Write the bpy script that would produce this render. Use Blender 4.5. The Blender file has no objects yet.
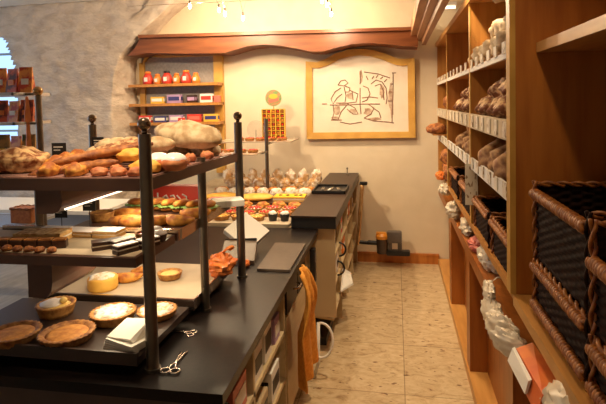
import bpy, bmesh, math, random
from mathutils import Vector, Matrix, noise
sc = bpy.context.scene
random.seed(7)
PI = math.pi
# ---------------------------------------------------------------- camera
F, CX, CY, EYE = 500.0, 303.0, 125.0, 1.7
yaw, pitch, roll = math.radians(10.55), math.radians(2.5), math.radians(1.25)
fwd = Vector((-math.sin(yaw)*math.cos(pitch), math.cos(yaw)*math.cos(pitch), -math.sin(pitch)))
r0 = Vector((math.cos(yaw), math.sin(yaw), 0)); u0 = r0.cross(fwd)
rt = r0*math.cos(roll)-u0*math.sin(roll); up = u0*math.cos(roll)+r0*math.sin(roll)
CAM = Vector((0, 0, EYE))
cd = bpy.data.cameras.new('camera'); cam = bpy.data.objects.new('camera', cd); sc.collection.objects.link(cam)
cd.sensor_width = 36; cd.lens = F/606*36; cd.shift_y = -(202-CY)/606; cd.clip_start = .02
cam.matrix_world = Matrix(((rt.x, up.x, -fwd.x, 0), (rt.y, up.y, -fwd.y, 0), (rt.z, up.z, -fwd.z, EYE), (0, 0, 0, 1)))
sc.camera = cam
# ---------------------------------------------------------------- world, lights, exposure
sc.view_settings.view_transform = 'Standard'; sc.view_settings.look = 'None'
sc.view_settings.exposure = 0.0; sc.view_settings.gamma = 1
w = bpy.data.worlds.new('world'); sc.world = w; w.use_nodes = True
w.node_tree.nodes['Background'].inputs[0].default_value = (.42, .66, 1, 1)
w.node_tree.nodes['Background'].inputs[1].default_value = 1.6
WARM = (1, .77, .50)
def lamp(kind, loc, power, col=WARM, size=.1, target=None, angle=60, blend=.6, size_y=None):
    l = bpy.data.lights.new(kind.lower()+'_light', kind); l.energy = power; l.color = col
    o = bpy.data.objects.new(kind.lower()+'_light', l); sc.collection.objects.link(o); o.location = loc
    if kind == 'AREA':
        l.size = size
        if size_y: l.shape = 'RECTANGLE'; l.size_y = size_y
    else: l.shadow_soft_size = size
    if kind == 'SPOT': l.spot_size = math.radians(angle); l.spot_blend = blend
    if target: o.rotation_euler = (Vector(target)-Vector(loc)).to_track_quat('-Z', 'Y').to_euler()
    return o
lamp('SPOT', (.18, 1.15, 2.80), 24, target=(.14, 1.9, 0), angle=80, size=.05)        # ceiling spots along the aisle
lamp('SPOT', (.08, 2.75, 2.80), 150, target=(.08, 2.75, 0), angle=95, size=.05)
lamp('SPOT', (-.1, 4.2, 2.80), 60, target=(0, 4.5, 0), angle=100, size=.05)
lamp('SPOT', (-1.5, 2.9, 2.80), 150, target=(-1.5, 4.4, 1.1), angle=95, size=.06)
lamp('SPOT', (-.30, 2.3, 2.80), 30, target=(.5, 3.0, 1.6), angle=80, size=.05)  # added fill spot, brightens the bread shelving
lamp('SPOT', (-.85, 1.3, 2.80), 150, target=(-1.02, 1.85, 1.35), angle=40, size=.05)
lamp('SPOT', (-2.6, 3.0, 2.80), 45, target=(-3.4, 5.0, 1.6), angle=90, size=.06)  # added warm spot, lifts the stone pier out of the grey
lamp('AREA', (-5.4, 2.6, 1.8), 18, (.72, .82, 1), 2.2, target=(-2, 3.4, .6), size_y=1.6)  # daylight from the shop window

# ---------------------------------------------------------------- helpers
def W(x, y, X=None, Y=None, Z=None):
    d = fwd+rt*((x-CX)/F)-up*((y-CY)/F)
    t = X/d.x if X is not None else Y/d.y if Y is not None else (Z-EYE)/d.z
    return CAM+d*t
MATS = {}
def mat(name, c1, c2=None, rough=.6, scale=12, stretch=(1, 1, 1), bump=0, metal=0, detail=4, lo=.35, hi=.65, emit=0, spec=.5, kind='noise', trans=0):
    if name in MATS: return MATS[name]
    m = bpy.data.materials.new(name); m.use_nodes = True; nt = m.node_tree; b = nt.nodes['Principled BSDF']
    b.inputs['Roughness'].default_value = rough; b.inputs['Metallic'].default_value = metal
    b.inputs['Specular IOR Level'].default_value = spec
    b.inputs['Transmission Weight'].default_value = trans
    tc = nt.nodes.new('ShaderNodeTexCoord'); mp = nt.nodes.new('ShaderNodeMapping'); mp.inputs['Scale'].default_value = stretch
    nt.links.new(tc.outputs['Object'], mp.inputs[0])
    if kind == 'wave':
        n = nt.nodes.new('ShaderNodeTexWave'); n.inputs['Scale'].default_value = scale; n.inputs['Distortion'].default_value = 7; n.inputs['Detail'].default_value = 3
    elif kind == 'voronoi':
        n = nt.nodes.new('ShaderNodeTexVoronoi'); n.inputs['Scale'].default_value = scale
    else:
        n = nt.nodes.new('ShaderNodeTexNoise'); n.inputs['Scale'].default_value = scale; n.inputs['Detail'].default_value = detail
    nt.links.new(mp.outputs[0], n.inputs['Vector'])
    fac = n.outputs['Distance'] if kind == 'voronoi' else n.outputs['Fac']
    cr = nt.nodes.new('ShaderNodeValToRGB'); nt.links.new(fac, cr.inputs[0])
    cr.color_ramp.elements[0].position = lo; cr.color_ramp.elements[1].position = hi
    cr.color_ramp.elements[0].color = (*c1, 1); cr.color_ramp.elements[1].color = (*(c2 or c1), 1)
    nt.links.new(cr.outputs[0], b.inputs['Base Color'])
    if bump:
        bp = nt.nodes.new('ShaderNodeBump'); bp.inputs['Strength'].default_value = bump; bp.inputs['Distance'].default_value = .01
        nt.links.new(fac, bp.inputs['Height']); nt.links.new(bp.outputs[0], b.inputs['Normal'])
    if emit:
        nt.links.new(cr.outputs[0], b.inputs['Emission Color']); b.inputs['Emission Strength'].default_value = emit
    MATS[name] = m; return m
# woods
OAK = mat('honey_oak', (.40, .16, .03), (.52, .23, .05), .42, 3, (9, 9, 1), .05)
OAKH = mat('honey_oak_rail', (.48, .22, .05), (.60, .30, .08), .4, 3, (9, 1, 9), .05)
OAKD = mat('reddish_oak', (.38, .115, .016), (.50, .175, .028), .38, 3, (9, 9, 1), .05)
WALN = mat('walnut_cornice', (.15, .042, .012), (.23, .07, .02), .4, 3, (1, 9, 9), .05)
FRAM = mat('orange_oak_frame', (.52, .27, .05), (.64, .36, .08), .4, 3, (2, 9, 2), .03)
ASH = mat('pale_ash_board', (.50, .37, .19), (.58, .44, .25), .5, 3, (9, 1, 9))
TAUP = mat('taupe_laminate', (.46, .33, .18), (.50, .36, .20), .5, 5)
BLACK = mat('black_worktop', (.006, .004, .0035), (.012, .007, .006), .34, 90, spec=.2)
BROWNTOP = mat('brown_black_worktop', (.032, .017, .011), (.040, .022, .015), .4, 90, spec=.2)
DARK = mat('black_plastic', (.012, .011, .011), None, .4)
SHELFB = mat('brown_lacquered_shelf', (.075, .034, .024), (.10, .046, .032), .35, 6)
STEEL = mat('dark_bronze_steel', (.17, .14, .11), (.20, .17, .13), .3, 20, metal=.85)
CABW = mat('cabinet_oak', (.27, .078, .010), (.37, .12, .018), .4, 3, (9, 9, 1), .04)
CHROME = mat('chrome', (.75, .68, .62), None, .2, metal=1)
BRASS = mat('aged_brass', (.45, .27, .12), None, .25, metal=1)
TRAY = mat('baking_paper_tray', (.42, .33, .22), (.50, .40, .28), .5, 8)
GLASSY = mat('pinkish_glass_shelf', (.36, .20, .17), (.42, .25, .21), .2, 8)
WHITE = mat('white_card', (.78, .74, .66), None, .6)
PAPER = mat('white_paper', (.72, .68, .60), (.78, .74, .66), .7, 14)
CREAMW = mat('cream_plaster', (.72, .60, .42), (.76, .64, .46), .8, 6, bump=.05)
GREYP = mat('grey_back_panel', (.27, .24, .22), (.33, .30, .27), .7, 40)
RED = mat('red_card', (.62, .045, .025), None, .45)
ORNG = mat('orange_card', (.80, .22, .03), None, .45)
GOLD = mat('golden_card', (.80, .45, .05), None, .45)
NAVY = mat('navy_card', (.04, .04, .16), None, .45)
MAUV = mat('mauve_card', (.42, .26, .42), None, .45)
BROWNC = mat('brown_carton', (.20, .075, .035), (.26, .10, .05), .6, 9)
PINKC = mat('pink_card', (.62, .16, .11), None, .5)
GREEN = mat('lettuce_green', (.10, .26, .04), (.30, .44, .12), .5, 40)
CHOC = mat('dark_chocolate', (.035, .012, .006), (.06, .022, .01), .35, 20)
# bakes
def crust(n, a, b, s=18, lo=.35, hi=.65, r=.65, bu=.35): return mat(n, a, b, r, s, bump=bu, lo=lo, hi=hi)
FLOUR = crust('floured_brown_crust', (.22, .065, .015), (.70, .44, .20), 34, .42, .60)
PALEL = crust('pale_floured_crust', (.42, .27, .13), (.68, .52, .31), 22, .4, .6)
GOLDEN = crust('golden_crust', (.34, .09, .012), (.72, .33, .05), 26, .38, .62)
BAGU = crust('baguette_crust', (.20, .055, .014), (.50, .19, .045), 30, .4, .62)
YELL = crust('yellow_bun_crust', (.72, .33, .04), (.85, .50, .09), 14)
DARKB = crust('dark_rye_crust', (.22, .075, .018), (.60, .34, .13), 18, .42, .68)
PINKB = crust('pink_brown_bun', (.42, .11, .04), (.66, .26, .10), 26)
ICING = mat('white_icing', (.80, .72, .68), (.86, .78, .74), .3, 30, bump=.1)
SUGAR = crust('powdered_sugar', (.62, .42, .20), (.86, .78, .66), 45, .35, .5)
PASTRY = crust('tart_shell', (.30, .11, .025), (.60, .30, .08), 45)
CARAM = crust('caramel_filling', (.42, .15, .03), (.62, .28, .06), 40)
TSH = crust('dark_tart_shell', (.17, .055, .014), (.44, .20, .055), 45)
CUST = crust('custard_filling', (.75, .50, .14), (.80, .60, .22), 40)
BERRY = mat('berry_red', (.50, .02, .02), (.70, .06, .04), .25, 30)
SPONGE = crust('sponge_cake', (.62, .36, .12), (.72, .46, .18), 60)
CREAM = mat('whipped_cream', (.82, .76, .64), None, .5)
ALMOND = crust('almond_topping', (.45, .20, .05), (.78, .55, .26), 55, .4, .6)
WICK = mat('honey_wicker', (.20, .052, .009), (.44, .16, .027), .45, 60)
WICKD = mat('dark_wicker', (.012, .005, .003), (.032, .011, .005), .75, 60, spec=.15)  # dark weave, made blacker for the shade inside the baskets
BAGW = mat('white_plastic_bag', (.62, .52, .38), (.78, .68, .52), .3, 14, bump=.3)
BAGO = mat('orange_plastic_bag', (.62, .13, .03), (.80, .24, .05), .25, 18, bump=.5)
CLOTH = mat('orange_cloth', (.72, .27, .03), (.82, .36, .05), .85, 60, bump=.3)
BULB = mat('lit_bulb', (1, .82, .55), None, emit=60)
TUBE = mat('lit_tube', (1, .85, .65), None, emit=2.2)
SCRIB = mat('printed_price_label', (.34, .22, .12), (.76, .68, .54), .6, 60, (1, 1, .5), lo=.36, hi=.42, detail=1)
RAIL = mat('tan_price_rail', (.52, .40, .24), (.66, .54, .36), .5, 12)

def link(o, parent=None):
    sc.collection.objects.link(o)
    if parent: o.parent = parent
    return o
def tag(o, label=None, cat=None, group=None, kind=None):
    if label: o['label'] = label
    if cat: o['category'] = cat
    if group: o['group'] = group
    if kind: o['kind'] = kind
    return o
def thing(name, label, cat, loc=(0, 0, 0), rz=0, group=None):
    o = bpy.data.objects.new(name, None); o.empty_display_size = .05; link(o); o.location = loc; o.rotation_euler = (0, 0, rz)
    return tag(o, label, cat, group)
def copy_tree(o, parent=None):
    c = o.copy(); sc.collection.objects.link(c); c.parent = parent
    for ch in [k for k in sc.objects if k.parent == o]: copy_tree(ch, c)
    return c
class MB:
    def __init__(s): s.b = bmesh.new()
    def box(s, x0, x1, y0, y1, z0, z1, rot=None, bev=0):
        b = s.b; vs = [b.verts.new((x, y, z)) for x in (x0, x1) for y in (y0, y1) for z in (z0, z1)]
        fs = [b.faces.new([vs[i] for i in q]) for q in ((0, 1, 3, 2), (4, 6, 7, 5), (0, 4, 5, 1), (2, 3, 7, 6), (0, 2, 6, 4), (1, 5, 7, 3))]
        if bev:
            es = {e for f in fs for e in f.edges}
            r = bmesh.ops.bevel(b, geom=list(es), offset=bev, segments=2, affect='EDGES', profile=.6)
        elif rot: bmesh.ops.transform(b, matrix=rot, verts=vs)
        return s
    def hexa(s, pts):   # 4 bottom points, 4 top points
        vs = [s.b.verts.new(p) for p in pts]
        for q in ((3, 2, 1, 0), (4, 5, 6, 7), (0, 1, 5, 4), (1, 2, 6, 5), (2, 3, 7, 6), (3, 0, 4, 7)): s.b.faces.new([vs[i] for i in q])
        return s
    def prism(s, poly, a, b2, axis='y'):
        f = (lambda p, t: (p[0], t, p[1])) if axis == 'y' else (lambda p, t: (p[0], p[1], t)) if axis == 'z' else (lambda p, t: (t, p[0], p[1]))
        A = [s.b.verts.new(f(p, a)) for p in poly]; B = [s.b.verts.new(f(p, b2)) for p in poly]; n = len(poly)
        fa = s.b.faces.new(A); fb = s.b.faces.new(B[::-1])
        for i in range(n): s.b.faces.new((A[i], B[i], B[(i+1) % n], A[(i+1) % n]))
        return s
    def lathe(s, prof, n=24, c=(0, 0, 0), flute=0, nf=0):
        rings = []
        for (r, z) in prof:
            rings.append([s.b.verts.new((c[0]+(r*(1+flute*math.cos(nf*2*PI*k/n)))*math.cos(2*PI*k/n), c[1]+(r*(1+flute*math.cos(nf*2*PI*k/n)))*math.sin(2*PI*k/n), c[2]+z)) for k in range(n)])
        for a, b in zip(rings, rings[1:]):
            for k in range(n): s.b.faces.new((a[k], a[(k+1) % n], b[(k+1) % n], b[k]))
        s.b.faces.new(rings[0][::-1]); s.b.faces.new(rings[-1])
        return s
    def tube(s, pts, r, n=8, rad=None, sq=1):
        pts = [Vector(p) for p in pts]; rings = []; last = None
        for i, p in enumerate(pts):
            t = (pts[min(i+1, len(pts)-1)]-pts[max(i-1, 0)]).normalized()
            if last is None:
                last = t.orthogonal().normalized()
                if sq != 1: last = t.cross(Vector((0, 0, 1))).normalized()
            a = (last-t*last.dot(t)).normalized(); last = a; c = t.cross(a)
            rr = rad[i] if rad else r
            rings.append([s.b.verts.new(p+a*rr*math.cos(2*PI*k/n)+c*rr*sq*math.sin(2*PI*k/n)) for k in range(n)])
        for a, b in zip(rings, rings[1:]):
            for k in range(n): s.b.faces.new((a[k], a[(k+1) % n], b[(k+1) % n], b[k]))
        s.b.faces.new(rings[0][::-1]); s.b.faces.new(rings[-1])
        return s
    def rope(s, path, r, twist=60, strands=2, step=.008):
        P = [Vector(p) for p in path]; out = []
        for a, b in zip(P, P[1:]):
            k = max(1, int((b-a).length/step)); out += [a.lerp(b, i/k) for i in range(k)]
        out.append(P[-1]); d = 0; pts = [[] for _ in range(strands)]
        for i, p in enumerate(out):
            t = (out[min(i+1, len(out)-1)]-out[max(i-1, 0)]).normalized(); a = t.orthogonal().normalized() if abs(t.z) > .9 else t.cross(Vector((0, 0, 1))).normalized(); c = t.cross(a)
            if i: d += (p-out[i-1]).length
            for q in range(strands):
                th = d*twist+q*2*PI/strands; pts[q].append(p+(a*math.cos(th)+c*math.sin(th))*r*.62)
        for q in pts: s.tube(q, r*.55, 5)
        return s
    def ball(s, c, rx, ry, rz, nz=0, seed=0, u=16, v=10, flat=0, fn=None, rotz=0, nf=6):
        c = Vector(c); vs = []
        R = Matrix.Rotation(rotz, 3, 'Z')
        for j in range(v+1):
            th = PI*j/v; ring = []
            for i in range(u if 0 < j < v else 1):
                ph = 2*PI*i/u; d = Vector((math.sin(th)*math.cos(ph), math.sin(th)*math.sin(ph), math.cos(th)))
                k = 1+(nz*noise.noise(d*nf*.35+Vector((seed*3.1, seed*1.7, 0))) if nz else 0)
                p = Vector((d.x*rx, d.y*ry, d.z*rz))*k
                if flat and p.z < -rz*(1-flat): p.z = -rz*(1-flat)
                if fn: p = fn(p, d)
                ring.append(s.b.verts.new(R@p+c))
            vs.append(ring)
        for j in range(v):
            a, b = vs[j], vs[j+1]
            for i in range(u):
                A = a[i % len(a)]; B = a[(i+1) % len(a)]; C_ = b[(i+1) % len(b)]; D = b[i % len(b)]
                q = []
                for x in (D, C_, B, A):
                    if x not in q: q.append(x)
                if len(q) > 2: s.b.faces.new(q)
        return s
    def build(s, name, m, parent=None, smooth=False, loc=None, rot=None, fixn=True):
        if fixn: bmesh.ops.recalc_face_normals(s.b, faces=s.b.faces)
        me = bpy.data.meshes.new(name); s.b.to_mesh(me); s.b.free(); me.materials.append(m)
        if smooth:
            for p in me.polygons: p.use_smooth = True
            if smooth == 'auto':
                me.set_sharp_from_angle(angle=math.radians(40))
        o = bpy.data.objects.new(name, me); link(o, parent)
        if loc is not None: o.location = loc
        if rot is not None: o.rotation_euler = rot
        return o
def struct(name, mb, m, **k): o = mb.build(name, m, **k); o['kind'] = 'structure'; return o

# ---------------------------------------------------------------- setting
XR, YB, CEIL = .42, 5.30, 2.86
# floor: marble tiles with brown veins, darker grout
fm = bpy.data.materials.new('veined_marble_tiles'); fm.use_nodes = True; nt = fm.node_tree; b = nt.nodes['Principled BSDF']; b.inputs['Roughness'].default_value = .32
tc = nt.nodes.new('ShaderNodeTexCoord'); N = nt.nodes.new; L = nt.links.new
mp = N('ShaderNodeMapping'); mp.inputs['Scale'].default_value = (1.2, 2.0, 1); L(tc.outputs['Object'], mp.inputs[0])
n1 = N('ShaderNodeTexNoise'); n1.inputs['Scale'].default_value = 8; n1.inputs['Detail'].default_value = 9; n1.inputs['Roughness'].default_value = .7; n1.inputs['Distortion'].default_value = 1.2; L(mp.outputs[0], n1.inputs['Vector'])
c1 = N('ShaderNodeValToRGB'); L(n1.outputs['Fac'], c1.inputs[0])
for i, (p, c) in enumerate(((.33, (.34, .21, .10)), (.43, (.52, .37, .20)), (.54, (.60, .45, .26)), (.68, (.67, .53, .33)))):
    e = c1.color_ramp.elements[i] if i < 2 else c1.color_ramp.elements.new(p)
    e.position = p; e.color = (*c, 1)
n2 = N('ShaderNodeTexNoise'); n2.inputs['Scale'].default_value = 13; n2.inputs['Detail'].default_value = 2; L(mp.outputs[0], n2.inputs['Vector'])
c2 = N('ShaderNodeValToRGB'); c2.color_ramp.elements[0].position = .29; c2.color_ramp.elements[0].color = (.35, .22, .14, 1); c2.color_ramp.elements[1].position = .35; c2.color_ramp.elements[1].color = (1, 1, 1, 1); L(n2.outputs['Fac'], c2.inputs[0])
mx = N('ShaderNodeMix'); mx.data_type = 'RGBA'; mx.blend_type = 'MULTIPLY'; mx.inputs[0].default_value = 1; L(c1.outputs[0], mx.inputs[6]); L(c2.outputs[0], mx.inputs[7])
mp2 = N('ShaderNodeMapping'); mp2.inputs['Location'].default_value = (.57, .12, 0); L(tc.outputs['Object'], mp2.inputs[0])
br = N('ShaderNodeTexBrick'); br.offset = 0; br.inputs['Scale'].default_value = 1; br.inputs['Brick Width'].default_value = .6; br.inputs['Row Height'].default_value = .6; br.inputs['Mortar Size'].default_value = .003
br.inputs['Color1'].default_value = (1, 1, 1, 1); br.inputs['Color2'].default_value = (.90, .90, .90, 1); br.inputs['Mortar'].default_value = (.5, .45, .4, 1); L(mp2.outputs[0], br.inputs['Vector'])
mx2 = N('ShaderNodeMix'); mx2.data_type = 'RGBA'; mx2.blend_type = 'MULTIPLY'; mx2.inputs[0].default_value = 1; L(mx.outputs[2], mx2.inputs[6]); L(br.outputs['Color'], mx2.inputs[7]); L(mx2.outputs[2], b.inputs['Base Color'])
struct('floor', MB().box(-1.7, 1.05, -1.2, YB+.1, -.1, 0), fm)
FLG = mat('grey_floorboards', (.34, .31, .27), (.46, .42, .37), .5, 3, (7, 1, 1))
struct('floor_left', MB().box(-6.5, -1.7, -1.2, 6.4, -.1, 0), FLG)
struct('wall_back', MB().box(-3.6, 1.05, YB, YB+.12, 0, CEIL), CREAMW)
struct('wall_right', MB().box(1.0, 1.12, -1.2, YB, 0, CEIL), CREAMW)
struct('wall_front', MB().box(-6.5, 1.12, -1.32, -1.2, 0, CEIL), CREAMW)  # unseen, closed across the full width to shut out blue sky light
struct('wall_unseen_window_side', MB().box(-6.6, -6.5, -1.32, 1.9, 0, CEIL).box(-6.6, -6.5, 1.9, 6.4, 0, .5).box(-6.6, -6.5, 1.9, 6.4, 2.3, CEIL), CREAMW)  # unseen wall, added to hold back the blue sky light
struct('ceiling', MB().box(-6.5, 1.12, -1.32, 6.4, CEIL, CEIL+.1), mat('white_ceiling', (.78, .72, .62), None, .9))
struct('baseboard_back', MB().box(-.9, XR+.0, YB-.025, YB, 0, .105).box(-.9, XR, YB-.03, YB, .085, .095), OAKD)
# left whitewashed stone pier with an arched window, flaring into the vault at the top
STONE = bpy.data.materials.new('whitewashed_stone'); STONE.use_nodes = True; nt = STONE.node_tree; b = nt.nodes['Principled BSDF']; b.inputs['Roughness'].default_value = .9
N = nt.nodes.new; L = nt.links.new; tc = N('ShaderNodeTexCoord'); n1 = N('ShaderNodeTexNoise'); n1.inputs['Scale'].default_value = 5; n1.inputs['Detail'].default_value = 7; n1.inputs['Distortion'].default_value = .6
mp = N('ShaderNodeMapping'); mp.inputs['Scale'].default_value = (1, 1, 2); L(tc.outputs['Object'], mp.inputs[0]); L(mp.outputs[0], n1.inputs['Vector'])
c1 = N('ShaderNodeValToRGB'); c1.color_ramp.elements[0].position = .3; c1.color_ramp.elements[0].color = (.44, .345, .265, 1); c1.color_ramp.elements[1].position = .6; c1.color_ramp.elements[1].color = (.60, .50, .40, 1); L(n1.outputs['Fac'], c1.inputs[0]); L(c1.outputs[0], b.inputs['Base Color'])
n2 = N('ShaderNodeTexNoise'); n2.inputs['Scale'].default_value = 22; n2.inputs['Detail'].default_value = 5; L(mp.outputs[0], n2.inputs['Vector'])
bp = N('ShaderNodeBump'); bp.inputs['Strength'].default_value = .7; bp.inputs['Distance'].default_value = .02; L(n2.outputs['Fac'], bp.inputs['Height']); L(bp.outputs[0], b.inputs['Normal'])
def lerp_tab(tab, z):
    if z <= tab[0][0]: return tab[0][1]
    for (a, va), (c, vc) in zip(tab, tab[1:]):
        if z <= c: return va+(vc-va)*(z-a)/(c-a)
    return tab[-1][1]
front = [(W(x, y, Y=4.98).z, W(x, y, Y=4.98).x) for x, y in ((110, 250), (111, 110), (113, 75), (122, 52), (140, 33), (160, 15), (172, 2), (185, -12))]
back = [(W(x, y, Y=5.22).z, W(x, y, Y=5.22).x) for x, y in ((136, 250), (136, 110), (133, 78), (133, 60), (150, 38), (167, 18), (188, 1), (200, -12))]
sb = bmesh.new(); NU, NV = 130, 100; grid = []
wcx, wr, wsp = W(14, 60, Y=4.98).x-.66, .66, 2.08
for j in range(NV+1):
    z = CEIL*j/NV; xf, xb = lerp_tab(front, z), lerp_tab(back, z); row = []
    for i in range(NU+1):
        u = i/NU
        if u < .72: p = Vector((-6.4+(xf+6.4)*u/.72, 4.98, z)); nrm = Vector((0, -1, 0))
        elif u < .92:
            t = (u-.72)/.20; p = Vector((xf+(xb-xf)*t, 4.98+.24*t**1.3, z)); nrm = Vector((.6, -.8, 0))
        else: t = (u-.92)/.08; p = Vector((xb, 5.22+.10*t, z)); nrm = Vector((1, 0, 0))
        q = Vector((p.x*1.6, p.y*1.6, p.z*2.4))
        hgt = .03*noise.noise(q*1.5)+.020*noise.noise(q*5)+.012*noise.noise(q*12)
        p += nrm*hgt*(1 if u > .3 else .6); row.append(sb.verts.new(p))
    grid.append(row)
def inwin(p):
    dx = p.x-wcx
    return abs(dx) < wr and 1.0 < p.z and (p.z < wsp or math.hypot(dx, p.z-wsp) < wr)
for j in range(NV):
    for i in range(NU):
        q = (grid[j][i], grid[j][i+1], grid[j+1][i+1], grid[j+1][i]); c = sum((v.co for v in q), Vector())/4
        if not inwin(c): sb.faces.new(q)
m = MB(); m.b.free(); m.b = sb
wl = struct('wall_left', m, STONE, smooth=True, fixn=False)
sm = wl.modifiers.new('thickness', 'SOLIDIFY'); sm.thickness = -.18; sm.offset = 1
wp = MB()
for zz in (1.45, 1.95, 2.35): wp.box(wcx-.7, wcx+.7, 5.16, 5.20, zz-.012, zz+.012)
wp.box(wcx-.02, wcx+.02, 5.16, 5.20, 1.0, 2.7)
struct('window_1', wp, mat('grey_window_frame', (.35, .42, .5), None, .5))
# cornices
pts = [(140, 37), (138, 42), (134, 49), (127, 56), (137, 55), (146, 53), (185, 53.5), (224, 53), (234, 50), (248, 46), (263, 44.5), (280, 45.5), (297, 48.5), (310, 51.5), (322, 51.5), (337, 47.5), (352, 44), (370, 43), (388, 44), (402, 46), (418, 46.5), (418, 29)]
struct('trim_1', MB().prism([(W(x, y, Y=4.98).x, W(x, y, Y=4.98).z) for x, y in pts], 4.98, YB), WALN)
a = W(140, 37, Y=4.96); c = W(418, 29, Y=4.96)
struct('trim_2', MB().prism([(a.x-.01, a.z-.012), (c.x, c.z-.012), (c.x, c.z+.02), (a.x-.01, a.z+.02)], 4.94, YB), WALN)
struct('trim_3', MB().box(.155, .21, 2.2, 5.30, 2.33, 2.45).box(.21, .26, 2.2, 5.2, 2.30, 2.40).box(.26, .30, 2.2, 5.15, 2.25, 2.33), mat('cornice_rail', (.30, .14, .06), (.40, .20, .09), .4, 3, (9, 1, 9)))

# ---------------------------------------------------------------- wall shelving on the right
def label_cards(mb, y0, y1, z, x, n, w=.05, h=.045):
    for i in range(n):
        yc = y0+(y1-y0)*(i+.5)/n; mb.box(x-.003, x, yc-w/2, yc+w/2, z, z+h)
YD = [5.28, 4.27, 2.98, 1.92]; SH = [1.32, 1.59, 1.865]
ws = thing('wall_shelving', 'tall honey oak bread shelving with three open bays along the right wall', 'shelving', (XR, 3.6, 0))
def part(name, mb, m, par, base, **k):
    o = mb.build(name, m, par, **k); o.location = (-base[0], -base[1], -base[2]); return o
B = (XR, 3.6, 0)
for y in YD[1:3]: part('lit_front_edge', MB().box(XR-.006, XR, y-.018, y+.018, .99, 2.24), FRAM, ws, B)  # strips added in brighter oak, lamplight put into their colour
for y in YD[1:3]: part('divider', MB().box(XR, .95, y-.016, y+.016, .99, 2.24), OAK, ws, B)
part('side_panel', MB().box(XR, .98, 1.90, 1.94, .99, 2.62), OAKD, ws, B)
part('front_post', MB().box(XR-.02, XR, 1.892, 1.948, .99, 2.62), FRAM, ws, B)
part('side_panel', MB().box(XR, .95, 5.25, 5.285, .99, 2.24), OAK, ws, B)
part('top_board', MB().box(XR-.015, .95, 1.94, 5.285, 2.24, 2.28), OAKH, ws, B)
part('base_board', MB().box(XR, .95, 1.94, 5.285, .955, .99), OAK, ws, B)
part('back_panel', MB().box(.955, .975, 1.94, 5.285, .99, 2.24), OAKD, ws, B)  # darker oak than the boards, cubby shade put into the colour
for z in SH:
    for y1, y0 in zip(YD, YD[1:]):
        part('shelf_board', MB().box(XR+.01, .955, y0+.017, y1-.017, z, z+.022), OAK, ws, B)
for y1, y0 in zip(YD, YD[1:]):
    for k, z in enumerate(SH):
        part('price_rail', MB().box(XR-.006, XR+.008, y0+.02, y1-.02, z-(.012, .05, .012)[k], z+(.05, .03, .012)[k]), RAIL if k == 1 else WHITE, ws, B)
        nn = 6
        for c_ in range(nn):
            yc = y0+.03+(y1-y0-.06)*(c_+.5)/nn; zz = z+(.045, -.04, .008)[k]; hh_ = (.03, .062, .045)[k]
            if k == 0: zz -= .045; hh_ = .055
            part('price_card', MB().box(XR-.012, XR-.007, yc-.035+.01*(c_ % 2), yc+.035, zz, zz+hh_), SCRIB, ws, B)
# near unit
ns = thing('wall_shelving', 'near reddish oak shelving bay holding the tall wicker baskets', 'shelving', (XR, 1.3, 0))
B = (XR, 1.3, 0)
part('shelf_board', MB().box(XR+.07, .98, .55, 1.895, 1.86, 1.895), OAKH, ns, B)
part('base_board', MB().box(XR-.01, .98, .45, 1.895, .95, .99), OAKH, ns, B)
part('back_panel', MB().box(.962, .98, .45, 1.89, .99, 2.6), WALN, ns, B)  # dark walnut puts the deep shade of the bay into the colour
part('fascia', MB().box(XR+.10, XR+.12, .55, 1.89, 2.4, 2.62), OAKD, ns, B)
# lower cabinet
lc = thing('base_cabinet', 'long reddish oak base cabinet with recessed panels under the bread shelving', 'cabinet', (XR, 3, 0)); B = (XR, 3, 0)
part('plinth', MB().box(XR-.01, .95, .4, 5.28, 0, .06), OAKH, lc, B)
part('apron', MB().box(XR, XR+.03, .4, 5.28, .735, .807), CABW, lc, B)
part('deck', MB().box(XR+.03, .95, .4, 5.28, .785, .807), OAKD, lc, B)
part('back_rail', MB().box(.90, .95, .4, 5.28, .807, .95), DARK, lc, B)
st = [5.28, 4.10, 3.08, 1.95, .95]
for i, y in enumerate(st):
    if i: part('stile', MB().box(XR, XR+.12, y, y+.13, .06, .735), CABW, lc, B)
for y1, y0 in zip(st, st[1:]): part('recessed_panel', MB().box(XR+.10, XR+.12, y0+.13, y1, .06, .735), CABW, lc, B)

# ---------------------------------------------------------------- bakery makers (each returns a top-level object at origin)
def bun(name, L_, W_, H, m, label, cat='bread', seed=0, slashes=0, nz=.25, group=None):
    def fn(p, d):
        if slashes and d.z > 0:
            s = (p.x/(L_/2)+p.y/(W_/2)*.35)*slashes*.5+.5*(slashes % 2 == 0)
            g = math.exp(-((s-round(s))/.16)**2) if abs(p.x) < L_*.42 else 0
            p = p*(1-.14*g*d.z)
        return p
    o = MB().ball((0, 0, H*.42), L_/2, W_/2, H*.58, nz, seed, 28, 14, .28, fn if slashes else None).build(name, m, smooth=True)
    return tag(o, label, cat, group)
def croissant(name, R, r, m, label, seed=0, group=None, arc=2.6):
    n = 26; pts = []; rad = []
    for i in range(n+1):
        t = i/n-.5; a = t*arc; pts.append((R*math.sin(a), R*(1-math.cos(a)), r*.72)); e = 1-(abs(t)*2)**2.2
        rad.append(r*(.22+.78*e)*(1+.13*abs(math.sin(i*.95+seed))))
    o = MB().tube(pts, r, 12, rad, .8).build(name, m, smooth=True); return tag(o, label, 'pastry', group)
def baguette(L_, r, m, label, seed=0, group=None, name='baguette'):
    n = 30; pts = []; rad = []
    for i in range(n+1):
        t = i/n*2-1; pts.append((t*L_/2, .008*math.sin(t*3+seed), r*.8)); rad.append(r*max(.12, (1-abs(t)**5))**.6*(1-.16*(math.sin(i*1.25) > .75)))
    o = MB().tube(pts, r, 12, rad, .82).build(name, m, smooth=True); return tag(o, label, 'bread', group)
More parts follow.
